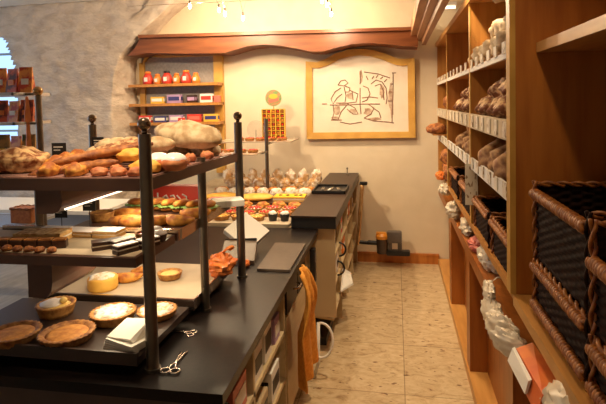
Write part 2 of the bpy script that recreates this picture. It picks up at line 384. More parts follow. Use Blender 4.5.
def tart(r, h, fill, label, top=None, group=None, name='fruit_tart', shell=PASTRY, cat='tart'):
    t = thing(name, label, cat, group=group)
    MB().lathe([(r*.8, 0), (r*.86, h*.3), (r*.97, h*.9), (r, h), (r*.95, h*1.06), (r*.82, h*1.0), (r*.74, h*.70)], 56, flute=.035, nf=28).build('crust', shell, t, True)
    mb = MB(); mb.lathe([(r*.75, h*.5), (r*.75, h*.78), (r*.6, h*.88), (r*.3, h*.93), (.001, h*.94)], 28); mb.build('filling', fill, t, True)
    if top == 'berries':
        mb = MB(); random.seed(int(r*1e4))
        for k in range(11):
            a = k*2.4; q = r*.75*math.sqrt((k+.5)/11); mb.ball((q*math.cos(a), q*math.sin(a), h*1.05), r*.16, r*.16, r*.12, 0, 0, 8, 5)
        mb.build('berry_topping', BERRY, t, True)
    elif top == 'sugar':
        MB().ball((0, 0, h*.9), r*.82, r*.82, h*.40, .35, 3, 28, 10, .5, nf=14).build('sugar_topping', SUGAR, t, True)
    elif top == 'cream':
        MB().ball((-r*.25, 0, h*.95), r*.6, r*.66, h*.3, .3, 5, 20, 8, .5).build('icing_topping', ICING, t, True)
        MB().ball((r*.35, r*.15, h*1.2), r*.2, r*.2, r*.17).build('cream_ball', CUST, t, True)
    elif top == 'apricot':
        mb = MB()
        for k in range(7):
            a = k*2*PI/7; mb.ball((r*.55*math.cos(a), r*.55*math.sin(a), h), r*.24, r*.17, r*.1, 0, 0, 10, 6, rotz=a)
        mb.build('apricot_topping', YELL, t, True)
    return t
def berliner(r, label, group=None):
    t = thing('iced_doughnut', label, 'doughnut', group=group)
    MB().ball((0, 0, r*.62), r, r, r*.66, .05, 1, 24, 12, .1).build('bun', PINKB, t, True)
    MB().ball((0, 0, r*.78), r*.93, r*.93, r*.60, .08, 2, 24, 12, .75).build('icing', ICING, t, True)
    return t
def slice_cake(L_, W_, H, lay, topm, label, group=None, name='cake_slice'):
    t = thing(name, label, 'cake', group=group)
    MB().box(-L_/2, L_/2, -W_/2, W_/2, 0, H*.42, bev=.002).build('base_layer', lay, t)
    MB().box(-L_/2+.001, L_/2-.001, -W_/2+.001, W_/2-.001, H*.42, H*.56).build('filling_layer', CREAM if lay != CREAM else BERRY, t)
    MB().box(-L_/2, L_/2, -W_/2, W_/2, H*.56, H*.86, bev=.002).build('upper_layer', lay, t)
    MB().box(-L_/2, L_/2, -W_/2, W_/2, H*.86, H, bev=.002).build('topping', topm, t)
    return t
def put(o, p, rz=None, tilt=None, s=None):
    o.location = p
    if rz is not None: o.rotation_euler.z = rz
    if tilt is not None: o.rotation_euler.x = tilt[0]; o.rotation_euler.y = tilt[1]
    if s: o.scale = (s, s, s)
    return o
def clone(o, label, p, rz=0, tilt=None, s=None):
    c = copy_tree(o); c['label'] = label; return put(c, p, rz, tilt, s)
def carton(name, w_, d, h, m, label, p, rz=0, cat='box', band=None, group=None, lidm=None, bandn='printed_band'):
    t = thing(name, label, cat, p, rz, group)
    MB().box(-w_/2, w_/2, -d/2, d/2, 0, h, bev=.003).build('carton_body', m, t)
    if lidm: MB().box(-w_/2-.003, w_/2+.003, -d/2-.003, d/2+.003, h*.8, h+.004).build('lid', lidm, t)
    if band:
        z0, z1, bm_ = band; MB().box(-w_/2*.8, w_/2*.8, -d/2-.002, -d/2, h*z0, h*z1).box(w_/2, w_/2+.002, -d/2*.8, d/2*.8, h*z0, h*z1).box(-w_/2-.002, -w_/2, -d/2*.8, d/2*.8, h*z0, h*z1).build(bandn, bm_, t)
    return t
def crumpled(name, rx, ry, rz_, m, label, cat, p, rot=(0, 0, 0), seed=0, group=None, handles=False, knot=False):
    t = thing(name, label, cat, p, 0, group) if (handles or knot) else None
    mb = MB(); c = (0, 0, rz_*.8); q0 = Vector((seed, seed*2.3, 0))
    def fn(pp, d):
        k = 1+.55*abs(noise.noise(d*2.2+q0))+.25*abs(noise.noise(d*6+q0)); return Vector((pp.x*k, pp.y*k, max(pp.z*k, -rz_*.8)))
    mb.ball(c, rx*.8, ry*.8, rz_*.8, 0, seed, 34, 24, 0, fn)
    o = mb.build(name if t is None else 'bag_body', m, t, smooth='auto')
    if t is None: tag(o, label, cat, group); o.location = p; o.rotation_euler = rot; return o
    t.rotation_euler = rot
    if knot: MB().tube([(0, 0, rz_*1.5), (.01, 0, rz_*1.8), (.03, .01, rz_*2.1), (.05, 0, rz_*2.2)], .01, 8, [rx*.3, rx*.12, rx*.2, rx*.35], .5).build('knotted_top', m, t, True)
    if handles:
        pts = [(rx*.5*math.cos(a), 0, rz_*1.4+rx*.9*math.sin(a)) for a in [k*PI/10 for k in range(11)]]
        MB().tube(pts, .008, 8).build('handle', m, t, True)
    return t

# breads on the wall shelving ------------------------------------------------
def on_shelf(y, z, x=.60): return (x, y, z)
G1 = None
k = 0
def ordl(i, n): return ['first', 'second', 'third', 'fourth', 'fifth', 'sixth', 'seventh', 'eighth', 'ninth', 'tenth', 'eleventh', 'twelfth', 'thirteenth', 'fourteenth'][i]
HIX = .53
bp_ = bun('bread_loaf', .24, .14, .12, PALEL, 'x', seed=1, slashes=3)
fl = bun('bread_loaf', .25, .16, .115, FLOUR, 'x', seed=2, slashes=3)
rd = bun('round_loaf', .26, .20, .17, DARKB, 'x', seed=5, slashes=2)
bag = bun('bread_loaf', .22, .2, .17, BAGU, 'x', seed=8)
sb_ = bun('bread_roll', .15, .12, .09, PALEL, 'x', seed=4)
USED = set()
def lay(o, label, x, y, z, rz=0, s=1, tilt=(0, 0)):
    c = o if o not in USED else copy_tree(o); USED.add(o); c['label'] = label; put(c, (x, y, z), rz, tilt, s); return c
def shelfrow(o, z, ys, shelf, kind, s=1, x=HIX, z2=None, ys2=(), rz=.15):
    for i, y in enumerate(ys): lay(o, f'{ordl(i, 9)} {kind} from the near side on the {shelf}', x+.015*(i % 2), y, z, rz*(-1)**i, s)
    for i, y in enumerate(ys2): lay(o, f'{ordl(i, 9)} {kind} in the upper layer, {shelf}', x+.02, y, z2, .5*(-1)**i, s*.9)
shelfrow(bp_, 1.889, (2.24, 2.40, 2.56, 2.72, 2.87), 'top shelf of the near bay', 'pale loaf', 1, z2=1.985, ys2=(2.26, 2.44, 2.6))
lay(bp_, 'pale loaf lying crosswise highest of all on the near bay top shelf', .53, 2.27, 2.08, 1.2, .85)
lay(bp_, 'pale loaf leaning upright against the pile on the near bay top shelf', .50, 2.32, 2.14, .4, .75, (0, -.4))
shelfrow(fl, 1.613, (2.24, 2.42, 2.60, 2.78), 'second shelf of the near bay', 'floured brown loaf', 1, z2=1.70, ys2=(2.32, 2.52))
shelfrow(rd, 1.343, (2.24, 2.44, 2.64), 'third shelf of the near bay', 'dark round loaf', .95)
lay(bag, 'reddish brown bun farthest back on the third shelf of the near bay', .53, 2.83, 1.343, .2, .7)
bt = baguette(.36, .036, PALEL, 'long pale stick loaf leaning up on the top shelf of the middle bay'); put(bt, (.52, 3.35, 1.90), PI/2+.1, (0, -.25))
clone(bt, 'long pale stick loaf lying flat on the top shelf of the middle bay', (.60, 3.75, 1.889), PI/2)
shelfrow(fl, 1.613, (3.25, 3.45, 3.65, 3.85), 'second shelf of the middle bay', 'floured brown loaf', .95, z2=1.70, ys2=(3.35, 3.6))
shelfrow(rd, 1.343, (3.25, 3.48, 3.72), 'third shelf of the middle bay', 'dark round loaf', .85, z2=1.46, ys2=(3.4,))
shelfrow(sb_, 1.889, (4.5, 4.68, 4.86), 'top shelf of the far bay', 'pale roll', 1)
shelfrow(bag, 1.613, (4.55, 4.80), 'second shelf of the far bay', 'tall brown loaf', 1)
shelfrow(sb_, 1.343, (4.52, 4.70, 4.88), 'third shelf of the far bay', 'pale roll', 1.1, z2=1.42, ys2=(4.6,))
fb = bun('flat_loaf', .22, .26, .10, BAGU, 'flat brown round loaf poking out of the far bay against the cream wall', seed=11, nz=.1); put(fb, (W(432, 131, Y=4.9).x+.05, 4.9, 1.385), 0)
sup = MB(); sup.box(-.02, .10, -.11, .11, 0, .012)
tag(put(sup.build('bread_board', OAK), (.36, 4.9, 1.372)), 'small wooden board under the flat round loaf in the far bay', 'board')
# bottom shelf loaves in the far bay, hanging over the front
for i, (x, y, z, s) in enumerate(((.50, 4.45, .993, 1), (.50, 4.78, .993, 1), (.47, 4.60, 1.13, .9), (.50, 4.9, 1.13, .8))):
    clone(bag, ['reddish brown loaf lowest at the near side of the far bay bottom shelf', 'reddish brown loaf lowest at the wall side of the far bay bottom shelf', 'reddish brown loaf resting on the two lowest ones in the far bay', 'smallest reddish brown loaf on top of the far bay pile by the wall'][i], (x, y, z), i, s=s*.9)

# price list hanging on the far divider
tag(MB().box(.383, .452, 2.950, 2.954, 1.10, 1.335).build('price_list', SCRIB), 'long white printed price list hanging on the shelving divider', 'paper')

# wicker baskets ---------------------------------------------------------------
def weave(mb, a, b_, z0, z1, nrm, amp=.006):
    a = Vector(a); b_ = Vector(b_); L_ = (b_-a).length; nu = int(L_/.0085); nv = max(2, int((z1-z0)/.006)); nrm = Vector(nrm); rows = []
    for j in range(nv+1):
        z = z0+(z1-z0)*j/nv; r_ = []
        for i in range(nu+1):
            u = i/nu; p = a.lerp(b_, u); p.z = z
            r_.append(mb.b.verts.new(p+nrm*amp*math.sin(u*L_/.034*PI+PI*((j//2) % 2))*(1 if j % 2 else .35)))
        rows.append(r_)
    for j in range(nv):
        for i in range(nu): mb.b.faces.new((rows[j][i], rows[j][i+1], rows[j+1][i+1], rows[j+1][i]))
def basket(w_, d, h, label, p, front_low=None, posts=False, bands=(), rimr=.011, rope_r=.008, bodym=WICKD, rimm=WICK, group=None, name='wicker_basket', backrise=0):
    """w_ along X (depth into shelf), d along Y; open front is the -X side"""
    t = thing(name, label, 'basket', p, 0, group)
    fh = front_low if front_low else h
    mb = MB()
    weave(mb, (w_, 0, 0), (w_, d, 0), 0, h, (1, 0, 0)); weave(mb, (0, 0, 0), (w_, 0, 0), 0, h, (0, 1, 0)); weave(mb, (0, d, 0), (w_, d, 0), 0, h, (0, 1, 0)); weave(mb, (0, 0, 0), (0, d, 0), 0, fh, (1, 0, 0))
    mb.box(0, w_, 0, d, 0, .01)
    o = mb.build('woven_body', bodym, t, True, fixn=False)
    MB().rope([(0, 0, h), (w_, 0, h), (w_, d, h), (0, d, h)]+([(0, 0, h)] if not front_low else []), rope_r*1.3, 70).build('top_rim', rimm, t, True)
    if front_low:
        MB().rope([(-.01, 0, fh), (-.01, d, fh)], rimr*1.5, 150, 3, .004).build('front_lip', rimm, t, True)
    for z in bands: MB().rope([(-.012, 0, z), (-.012, d, z)], rimr*1.3, 150, 3, .004).build('front_band', rimm, t, True)
    if posts:
        for (x, y) in ((-.006, -.006), (-.006, d+.006), (w_, 0), (w_, d)): MB().rope([(x, y, 0), (x, y, h+.01)], rope_r*1.2, 55).build('corner_post', bodym if y < .1 else rimm, t, True)
    return t
basket(.45, .46, .17, 'dark wicker basket lowest under another at the far end of the near shelving bay', (.455, 1.29, .99), bands=(.155, .03), posts=True)
basket(.45, .46, .245, 'tall open fronted wicker basket stacked on another beside the orange oak panel', (.455, 1.29, 1.172), front_low=.215, posts=True, bands=())
basket(.45, .46, .14, 'dark wicker basket lowest of the stack closest to the viewer', (.455, .79, .99), bands=(.12, .03), posts=True)
basket(.45, .46, .26, 'open fronted wicker basket closest to the viewer with a dark round loaf inside', (.455, .79, 1.145), front_low=.17, posts=True)
clone(rd, 'dark round loaf lying in the wicker basket closest to the viewer', (.66, 1.02, 1.16), .4, s=1.0).scale = (1.1, 1.1, 1.5)
# baskets in the bays
basket(.42, .42, .16, 'honey wicker basket nearest the post on the bottom of the near bay', (.435, 1.97, .993), bands=(.145,), rimr=.011, bodym=WICKD, posts=True)
basket(.42, .42, .16, 'honey wicker basket next to the divider on the bottom of the near bay', (.435, 2.48, .993), bands=(.145,), rimr=.011, bodym=WICKD, posts=True)
basket(.42, .48, .16, 'wicker basket at the near side of the middle bay bottom shelf', (.435, 3.04, .993), bands=(.145,), rimr=.011, posts=True)
basket(.42, .48, .16, 'wicker basket at the far side of the middle bay bottom shelf', (.435, 3.68, .993), bands=(.145,), rimr=.011, posts=True)
# things in the slot over the deck
crumpled('plastic_bag', .07, .16, .08, BAGW, 'crumpled white and pink plastic bag lying in the slot below the near bay baskets', 'bag', (.49, 2.75, .807), seed=3)
crumpled('plastic_bag', .06, .10, .05, PINKC, 'small red plastic bag lying in the slot beside the divider', 'bag', (.47, 3.05, .807), seed=5)
crumpled('plastic_bag', .055, .12, .06, BAGW, 'white plastic bag in the slot under the middle bay', 'bag', (.465, 3.45, .807), seed=9)
p = W(437, 195, Y=4.3)
crumpled('plastic_bag', .055, .09, .055, BAGW, 'small white bag hanging out under the far loaves', 'bag', (.40, 4.35, .90), seed=12)
crumpled('plastic_bag', .05, .08, .04, ORNG, 'small orange bag at the edge under the far loaves', 'bag', (.385, 4.55, 1.0), seed=13)
crumpled('plastic_bag', .055, .08, .07, BAGW, 'white tied bag hanging over the apron below the middle bay', 'bag', (.41, 3.85, .82), seed=15, knot=True)
for i, (x, y, s) in enumerate(((488, 288, 1), (491, 308, 1.25), (501, 325, 1.25), (509, 340, 1.0))):
    q = W(x, y, X=XR-.03)
    crumpled('plastic_bag', .024*s, .085*s, .052*s, BAGW, ['highest white plastic bag hanging over the cabinet apron with a pointed top', 'large white plastic bag second from the top of the hanging clump', 'white plastic bag third from the top of the hanging clump', 'lowest white plastic bag of the clump touching the orange package'][i], 'bag', (q.x, q.y, q.z-.06*s), (0, .1, .2*i), seed=20+i, knot=(i == 0))
q = W(520, 355, X=XR)
t = thing('bread_bag', 'orange and white printed bread bag sticking out of the lower slot', 'bag', (.40, 1.62, .815), 0)
MB().hexa([(-.035, -.20, .02), (.05, -.20, .02), (.05, .17, -.005), (-.02, .17, -.03), (-.02, -.21, .085), (.05, -.20, .09), (.05, .17, .05), (-.005, .16, .03)]).build('bag_body', mat('orange_print', (.66, .10, .02), (.80, .22, .04), .4, 9), t)
MB().hexa([(-.040, -.10, .02), (-.034, -.10, .02), (-.025, .17, -.02), (-.032, .17, -.02), (-.030, -.10, .06), (-.02, -.10, .065), (-.008, .17, .03), (-.016, .17, .025)]).build('white_stripe', WHITE, t)
crumpled('plastic_bag', .08, .13, .10, BAGW, 'white plastic bag standing in the open slot nearest the viewer', 'bag', (.44, 1.33, .80), seed=31)

# ---------------------------------------------------------------- back wall things
# picture
pf = thing('framed_picture', 'arched oak framed ink drawing of two bakers on the back wall', 'picture', (W(361, 98, Y=YB-.02).x, YB-.02, 1.32)); cx = pf.location.x
def P2(x, y): q = W(x, y, Y=YB-.03); return (q.x-cx, q.z-1.32)
outer = [P2(*q) for q in ((307, 139), (306, 61.5), (317, 62.5), (325, 59.5), (336, 53.5), (348, 50), (360, 49), (373, 50), (386, 54), (397, 58.5), (405, 59), (414.5, 58), (415.5, 137.5))]
inner = [P2(*q) for q in ((313, 132.5), (312.5, 68), (319, 68), (329, 65), (339, 59.5), (350, 56.5), (360, 55.5), (371, 56.5), (383, 60), (394, 64.5), (402, 66), (407.5, 65.5), (408.5, 131.5))]
b = bmesh.new(); rings = []
for poly, y in ((outer, -.0), (outer, -.035), (inner, -.028), (inner, 0)): rings.append([b.verts.new((x, y, z)) for x, z in poly])
for A, C_ in zip(rings, rings[1:]+rings[:1]):
    for i in range(len(A)): b.faces.new((A[i], A[(i+1) % len(A)], C_[(i+1) % len(A)], C_[i]))
m = MB(); m.b.free(); m.b = b; m.build('frame', FRAM, pf)
MB().prism(inner, -.012, .0).build('picture_panel', mat('drawing_paper', (.74, .62, .48), (.80, .69, .55), .7, 5), pf)
strokes = [  # loose ink lines: two bakers, a peel and an arched oven
 [(338, 85), (341, 81), (345, 80), (348, 83), (344, 86), (338, 85)], [(345, 86), (350, 88), (349, 92), (345, 92)], [(341, 88), (335, 92), (331, 99), (333, 104), (337, 98), (342, 94)],
 [(349, 90), (358, 94), (356, 102), (348, 103), (336, 103)], [(333, 105), (334, 113), (332, 119), (338, 120), (341, 112), (347, 105)], [(348, 104), (355, 108), (358, 114), (353, 114), (347, 109)],
 [(331, 120), (342, 120)], [(330, 105), (346, 105), (362, 104), (380, 104)], [(361, 70), (360, 84)], [(360, 88), (360, 105), (361, 114)],
 [(393, 73), (393, 90), (392, 110), (392, 123)], [(396, 73), (392, 73)], [(364, 72), (378, 74), (390, 78)], [(371, 84), (376, 80), (382, 82), (386, 88), (387, 98), (386, 104)], [(375, 86), (380, 84), (383, 90), (384, 100)],
 [(363, 86), (368, 88), (370, 94), (367, 100), (362, 102)], [(368, 104), (374, 108), (371, 114), (364, 118)], [(372, 107), (379, 112), (381, 118)], [(364, 118), (374, 121), (388, 122), (394, 123)],
 [(362, 98), (370, 97), (378, 98)], [(390, 84), (393, 84)], [(389, 92), (392, 92)], [(388, 101), (392, 101)], [(327, 104), (322, 104)], [(340, 122), (350, 124), (362, 122)], [(372, 79), (374, 76)], [(376, 78), (378, 75)], [(380, 79), (383, 77)], [(384, 82), (387, 79)], [(366, 76), (368, 80)], [(344, 87), (346, 96), (345, 102)], [(352, 91), (353, 100)]]
INK = mat('sepia_ink', (.14, .06, .035), (.30, .16, .10), .8, 30)
mb = MB()
for s in strokes: mb.tube([(P2(*q)[0], -.0125, P2(*q)[1]) for q in s], .0055, 5)
mb.build('ink_drawing', INK, pf)
for (x, y, rx, rz_) in ((337, 110, 4, 6), (353, 111, 5, 2.5), (391, 100, 3, 20), (368, 112, 5, 5), (344, 104, 7, 2), (335, 118, 5, 2), (375, 119, 8, 2), (361, 77, 2, 8), (382, 92, 3, 8), (350, 96, 4, 4)):
    q = P2(x, y); s = .0105; MB().ball((q[0], -.012, q[1]), rx*s*.8, .0015, rz_*s*.8, .5, x, 14, 8).build('ink_wash', mat('pale_ink_wash', (.30, .18, .11), (.58, .44, .32), .8, 25), pf)
# niche shelf with packets
NX0, NX1 = W(138, 90, Y=5.2).x, W(221.5, 90, Y=5.2).x
nz = [W(180, y, Y=5.15).z for y in (83.5, 103, 122, 142)]
nsu = thing('display_shelf', 'oak wall shelf with grey back and rows of small packets below the cornice', 'shelf', (NX0, 5.2, 0)); B = (NX0, 5.2, 0)
nt_ = W(180, 53, Y=5.2).z+.03
part('back_panel', MB().box(NX0+.02, NX1-.04, 5.27, 5.295, 1.1, nt_-.06), GREYP, nsu, B)
part('side_post', MB().box(NX1-.10, NX1, 5.24, 5.30, .95, nt_), FRAM, nsu, B)
part('side_post', MB().box(NX0+.0, NX0+.06, 5.24, 5.30, .95, nt_-.12), FRAM, nsu, B)
part('top_rail', MB().prism([(NX0+.02, nt_-.16), (NX0+.12, nt_-.05), (NX0+.30, nt_-.07), (NX1-.1, nt_-.07), (NX1-.1, nt_), (NX0+.1, nt_)], 5.24, 5.27), FRAM, nsu, B)
for z in nz: part('shelf_board', MB().box(NX0-.05, NX1, 5.08, 5.27, z-.03, z), OAKH if 0 else OAK, nsu, B)
for i in range(6):
    q = W(147.5+i*9.6, 80, Y=5.15); c = [RED, ORNG][i % 2]; s = 1 if i % 2 == 0 else .8
    t = thing('gift_jar', f'{ordl(i,6)} small red and orange wrapped jar from the left on the top wall shelf', 'jar', (q.x, 5.16, nz[0]), 0)
    MB().lathe([(.05*s, 0), (.056*s, .02), (.056*s, .07*s), (.036*s, .11*s), (.03*s, .12*s)], 20).build('wrapped_jar', c, t, True)
    MB().lathe([(.034*s, .12*s), (.036*s, .125*s), (.036*s, .135*s), (.02*s, .145*s)], 16).build('lid', DARK if i == 2 else ORNG, t, True)
    MB().box(-.015*s, .022*s, -.060*s, -.054*s, .03*s, .075*s).build('paper_label', WHITE, t)
row2 = [(158, 15, 7, GOLD, 'golden', WHITE), (175, 16, 9, MAUV, 'mauve and navy', NAVY), (192, 10, 8, CHOC, 'dark brown', MAUV), (207, 14, 9, WHITE, 'white', RED), (217.5, 6, 7, PINKC, 'pinkish red', PINKC)]
row3 = [(145, 14, 7.5, RED, 'red', WHITE), (160.5, 14, 6.5, NAVY, 'navy', WHITE), (176.5, 16, 7.5, MAUV, 'pale mauve', WHITE), (194.5, 16, 8, RED, 'bright red', PINKC), (211, 16, 8, GOLD, 'golden yellow', NAVY)]
for row, z, nm in ((row2, nz[1], 'middle'), (row3, nz[2], 'lower')):
    for x, wpx, hpx, m_, cn, bnd in row:
        q = W(x, 100, Y=5.15); s = 5.15/500*1.0
        carton('sweet_packet', wpx*s*.97, .06, hpx*s, m_, f'{cn} sweet packet lying on the {nm} wall shelf', (q.x, 5.15, z), band=(.3, .75, bnd), cat='packet')
q = W(181, 121, Y=5.06)
t = thing('flag_card', 'small red square card with a white cross on the lower wall shelf edge', 'card', (q.x, 5.074, q.z-.035))
MB().box(-.04, .04, -.003, .003, 0, .07).build('card', RED, t)
MB().box(-.006, .006, -.005, -.003, .012, .058).box(-.022, .022, -.005, -.003, .029, .041).build('white_cross', WHITE, t)
# vacuum cleaner
VX = W(392, 245, Y=5.05).x
vc = thing('handheld_vacuum', 'grey and orange handheld vacuum cleaner hanging low on the back wall', 'vacuum cleaner', (VX, 5.12, .13))
VG = mat('grey_vacuum_plastic', (.10, .085, .075), (.13, .11, .1), .35, 20)
MB().tube([(-.10, 0, .02), (-.10, 0, .17)], .06, 20, [.055, .062]).build('dust_bin', mat('smoky_bin', (.06, .04, .03), None, .15), vc, 'auto')
MB().tube([(-.10, 0, .17), (-.10, 0, .20), (-.10, 0, .225)], .06, 20, [.064, .066, .045]).box(-.16, -.06, -.03, .03, .2, .235, bev=.01).build('orange_cyclone', mat('orange_vacuum_plastic', (.75, .30, .03), None, .35), vc, 'auto')
MB().box(-.05, .10, -.045, .045, .13, .25, bev=.02).build('motor_body', VG, vc, 'auto')
MB().box(.055, .10, -.02, .02, .04, .14, bev=.012).box(-.04, .0, -.02, .02, .05, .14, bev=.01).build('handle', VG, vc, 'auto')
MB().box(-.06, .18, -.045, .045, 0, .055, bev=.02).build('battery_pack', DARK, vc, 'auto')
MB().tube([(-.15, 0, .12), (-.24, 0, .125), (-.25, 0, .12), (-.36, 0, .13)], .02, 14, [.022, .024, .018, .02]).build('nozzle', DARK, vc, 'auto')
# honeycomb rack and disc sign on counter glass shelf (built with the far display)
# halogen lamps on wires
cab = MB()
for yy in (4.3, 4.62): cab.tube([(-2.6, yy, 2.70), (-1.4, yy, 2.685), (.15, yy, 2.70)], .003, 6)
tag(cab.build('cable_track', CHROME), 'pair of thin tension wires below the ceiling carrying the halogen lamps', 'cable')
for i, (x, y) in enumerate(((190, 6), (219, 10), (225, 14), (243, 18), (322, 1), (327, 5), (331, 14))):
    q = W(x, y, Y=4.5)
    t = thing('halogen_lamp', f'{ordl(i,7)} small halogen lamp from the left hanging under the ceiling wires', 'lamp', q)
    MB().tube([(0, -.12, 2.69-q.z), (.0, 0, .05)], .0025, 6).tube([(0, .12, 2.69-q.z), (0, 0, .05)], .0025, 6).build('wire_hanger', CHROME, t)
    MB().lathe([(.010, .02), (.012, .05), (.006, .056)], 12).build('socket', STEEL, t, True)
    MB().ball((0, 0, 0), .013, .013, .022, 0, 0, 10, 6).build('bulb', BULB, t, True)
    l = lamp('POINT', (q.x, q.y, q.z-.035), 13, WARM, .02)
t = thing('strip_light', 'short white fluorescent strip light high on the wall above the bread shelving', 'lamp', (.42, 5.15, 2.60))
MB().box(-.14, .18, -.02, .12, .03, .06).build('housing', WHITE, t); MB().tube([(-.13, 0, .01), (.17, 0, .01)], .014, 12).build('tube', TUBE, t, True)

# ---------------------------------------------------------------- counters on the left
CT = .86
ct = thing('worktop', 'long black counter top running from the front edge to the raised counter', 'worktop', (-1.0, 2.2, CT))
B = (-1.0, 2.2, CT)
part('slab',     MB().hexa([(-1.56, 1.34, CT-.035), (-.505, 1.345, CT-.035), (-.52, 3.26, CT-.035), (-1.56, 3.26, CT-.035), (-1.56, 1.34, CT), (-.505, 1.345, CT), (-.52, 3.26, CT), (-1.56, 3.26, CT)]), BLACK, ct, B)
tag(MB().hexa([(-.70, 2.40, CT), (-.532, 2.40, CT), (-.534, 2.87, CT), (-.72, 2.87, CT), (-.70, 2.40, CT+.012), (-.532, 2.40, CT+.012), (-.534, 2.87, CT+.012), (-.72, 2.87, CT+.012)]).build('scale_plate', mat('brushed_grey_plate', (.10, .070, .052), (.115, .082, .06), .4, 30, spec=.3)), 'flat brownish grey plate let into the black counter top', 'plate')
# cabinets under the near counter
fp = thing('counter_cabinet', 'dark counter cabinet under the near end of the black worktop with open ash cubbies', 'cabinet', (-1.0, 1.9, 0)); B = (-1.0, 1.9, 0)
FX = -.565
part('front_panel', MB().box(-1.54, FX, 1.39, 1.41, 0.05, CT-.035), mat('dark_brown_panel', (.05, .03, .024), (.062, .038, .03), .5, 12), fp, B)
part('back_panel', MB().box(-1.54, -1.52, 1.41, 2.42, .05, CT-.035), TAUP, fp, B)
part('plinth', MB().box(-1.50, FX-.04, 1.45, 2.42, 0, .05), DARK, fp, B)
part('bottom_board', MB().box(-1.52, FX, 1.41, 2.42, .05, .07), ASH, fp, B)
for z in (.30, .54): part('shelf_board', MB().box(-1.3, FX, 1.41, 2.42, z, z+.02), ASH, fp, B)
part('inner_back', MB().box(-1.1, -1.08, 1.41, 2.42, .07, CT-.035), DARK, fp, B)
for y in (1.85, 2.40): part('divider', MB().box(-1.3, FX, y, y+.02, .07, CT-.035), ASH, fp, B)
fp2 = thing('counter_cabinet', 'ash cabinet with dark drawer fronts between the open cubbies and the raised counter', 'cabinet', (-1.0, 2.8, 0)); B = (-1.0, 2.8, 0)
part('carcass', MB().box(-1.5, FX-.02, 2.44, 3.24, .05, CT-.037), ASH, fp2, B)
for y0, y1 in ((2.45, 2.72), (2.74, 2.98)): part('drawer_front', MB().box(FX-.02, FX+.005, y0, y1, .62, .80), DARK, fp2, B)
part('door', MB().box(FX-.02, FX+.0, 2.45, 2.98, .08, .60), ASH, fp2, B)
part('door', MB().box(FX-.02, FX+.0, 3.0, 3.22, .08, .80), ASH, fp2, B)
part('handle', MB().tube([(FX+.01, 2.60, .70), (FX+.035, 2.62, .70), (FX+.035, 2.68, .70), (FX+.01, 2.70, .70)], .006), CHROME, fp2, B)
# boxes in the cubbies
Z1, Z2, Z3 = .07, .32, .56
for (y, w_, d, h, z, m_, lb) in ((1.52, .20, .15, .11, Z3, BROWNC, 'brown carton with dark lid nearest the front on the upper cubby shelf'), (1.72, .20, .16, .13, Z3, PINKC, 'reddish carton behind the brown one on the upper cubby shelf'),
        (1.55, .18, .18, .13, Z2, RED, 'red carton on the middle cubby shelf near the counter corner'), (1.75, .18, .13, .16, Z2, BROWNC, 'brown carton on the middle cubby shelf against the divider'),
        (1.97, .16, .12, .14, Z3, WHITE, 'white box just behind the divider on the upper cubby shelf'), (2.13, .16, .12, .17, Z3, WHITE, 'taller white box in the middle of the far upper cubby'), (2.30, .16, .10, .12, Z3, MAUV, 'mauve box at the far end of the upper cubby'),
        (2.02, .17, .18, .12, Z2, TAUP, 'grey brown carton on the middle shelf of the far cubby'), (2.25, .17, .15, .14, Z2, WHITE, 'white box at the far end of the middle cubby shelf'), (2.0, .18, .20, .12, Z1, WHITE, 'white box on the bottom of the far cubby'), (1.6, .2, .25, .14, Z1, BROWNC, 'brown carton on the bottom of the near cubby')):
    carton('storage_box', w_, d, h, m_, lb, (FX-.012-w_/2, y, z), band=(.25, .7, DARK if m_ in (WHITE, TAUP) else WHITE) if m_ is not BROWNC else None, lidm=DARK if 'dark lid' in lb else None)
# towel
n = 14; b = bmesh.new(); rows = []
for j in range(27):
    t_ = j/26; z = .83-.60*t_; row = []
    for i in range(n*2+1):
        u = i/(n*2); ww = .10+.26*min(1, t_*1.8); y = 2.50+(u-.5)*2*ww*.60+.14*t_
        x = FX+.055+.022*math.sin(u*PI*5+t_*2)*(.4+t_)+.05*math.sin(PI*min(1, t_*2.0))*(1-t_)+.02
        row.append(b.verts.new((x, y, z+.03*math.sin(u*PI)*(t_ < .1))))
    rows.append(row)
for j in range(26):
    for i in range(n*2): b.faces.new((rows[j][i], rows[j][i+1], rows[j+1][i+1], rows[j+1][i]))
m = MB(); m.b.free(); m.b = b; tw = m.build('hand_towel', CLOTH, None, True)
sm = tw.modifiers.new('thickness', 'SOLIDIFY'); sm.thickness = .008
tag(tw, 'orange cloth hanging down the side of the ash cabinet', 'towel')
# carrier loop
t = thing('cable_loop', 'white loop of plastic hose lying against the cabinet below the orange cloth', 'hose', (-.47, 2.98, .0))
MB().tube([(.0+.09*math.sin(a)*.8, .02*math.cos(a), .24+.10*math.cos(a)) for a in [k*PI/9-.3 for k in range(12)]], .008, 10).build('loop', WHITE, t, True)
MB().tube([(-.05, .0, .0), (-.02, 0, .10), (-.018, .01, .345)], .01, 10).build('stem', WHITE, t, True)
# black handset thing
t = thing('card_terminal', 'black handset hanging on the cabinet side behind the orange cloth', 'handset', (FX+.012, 3.12, .55))
MB().box(0, .035, -.03, .03, 0, .22, bev=.008).build('body', DARK, t, 'auto'); MB().box(.03, .037, -.02, .02, .13, .19).build('screen', mat('grey_screen', (.12, .12, .13), None, .2), t)
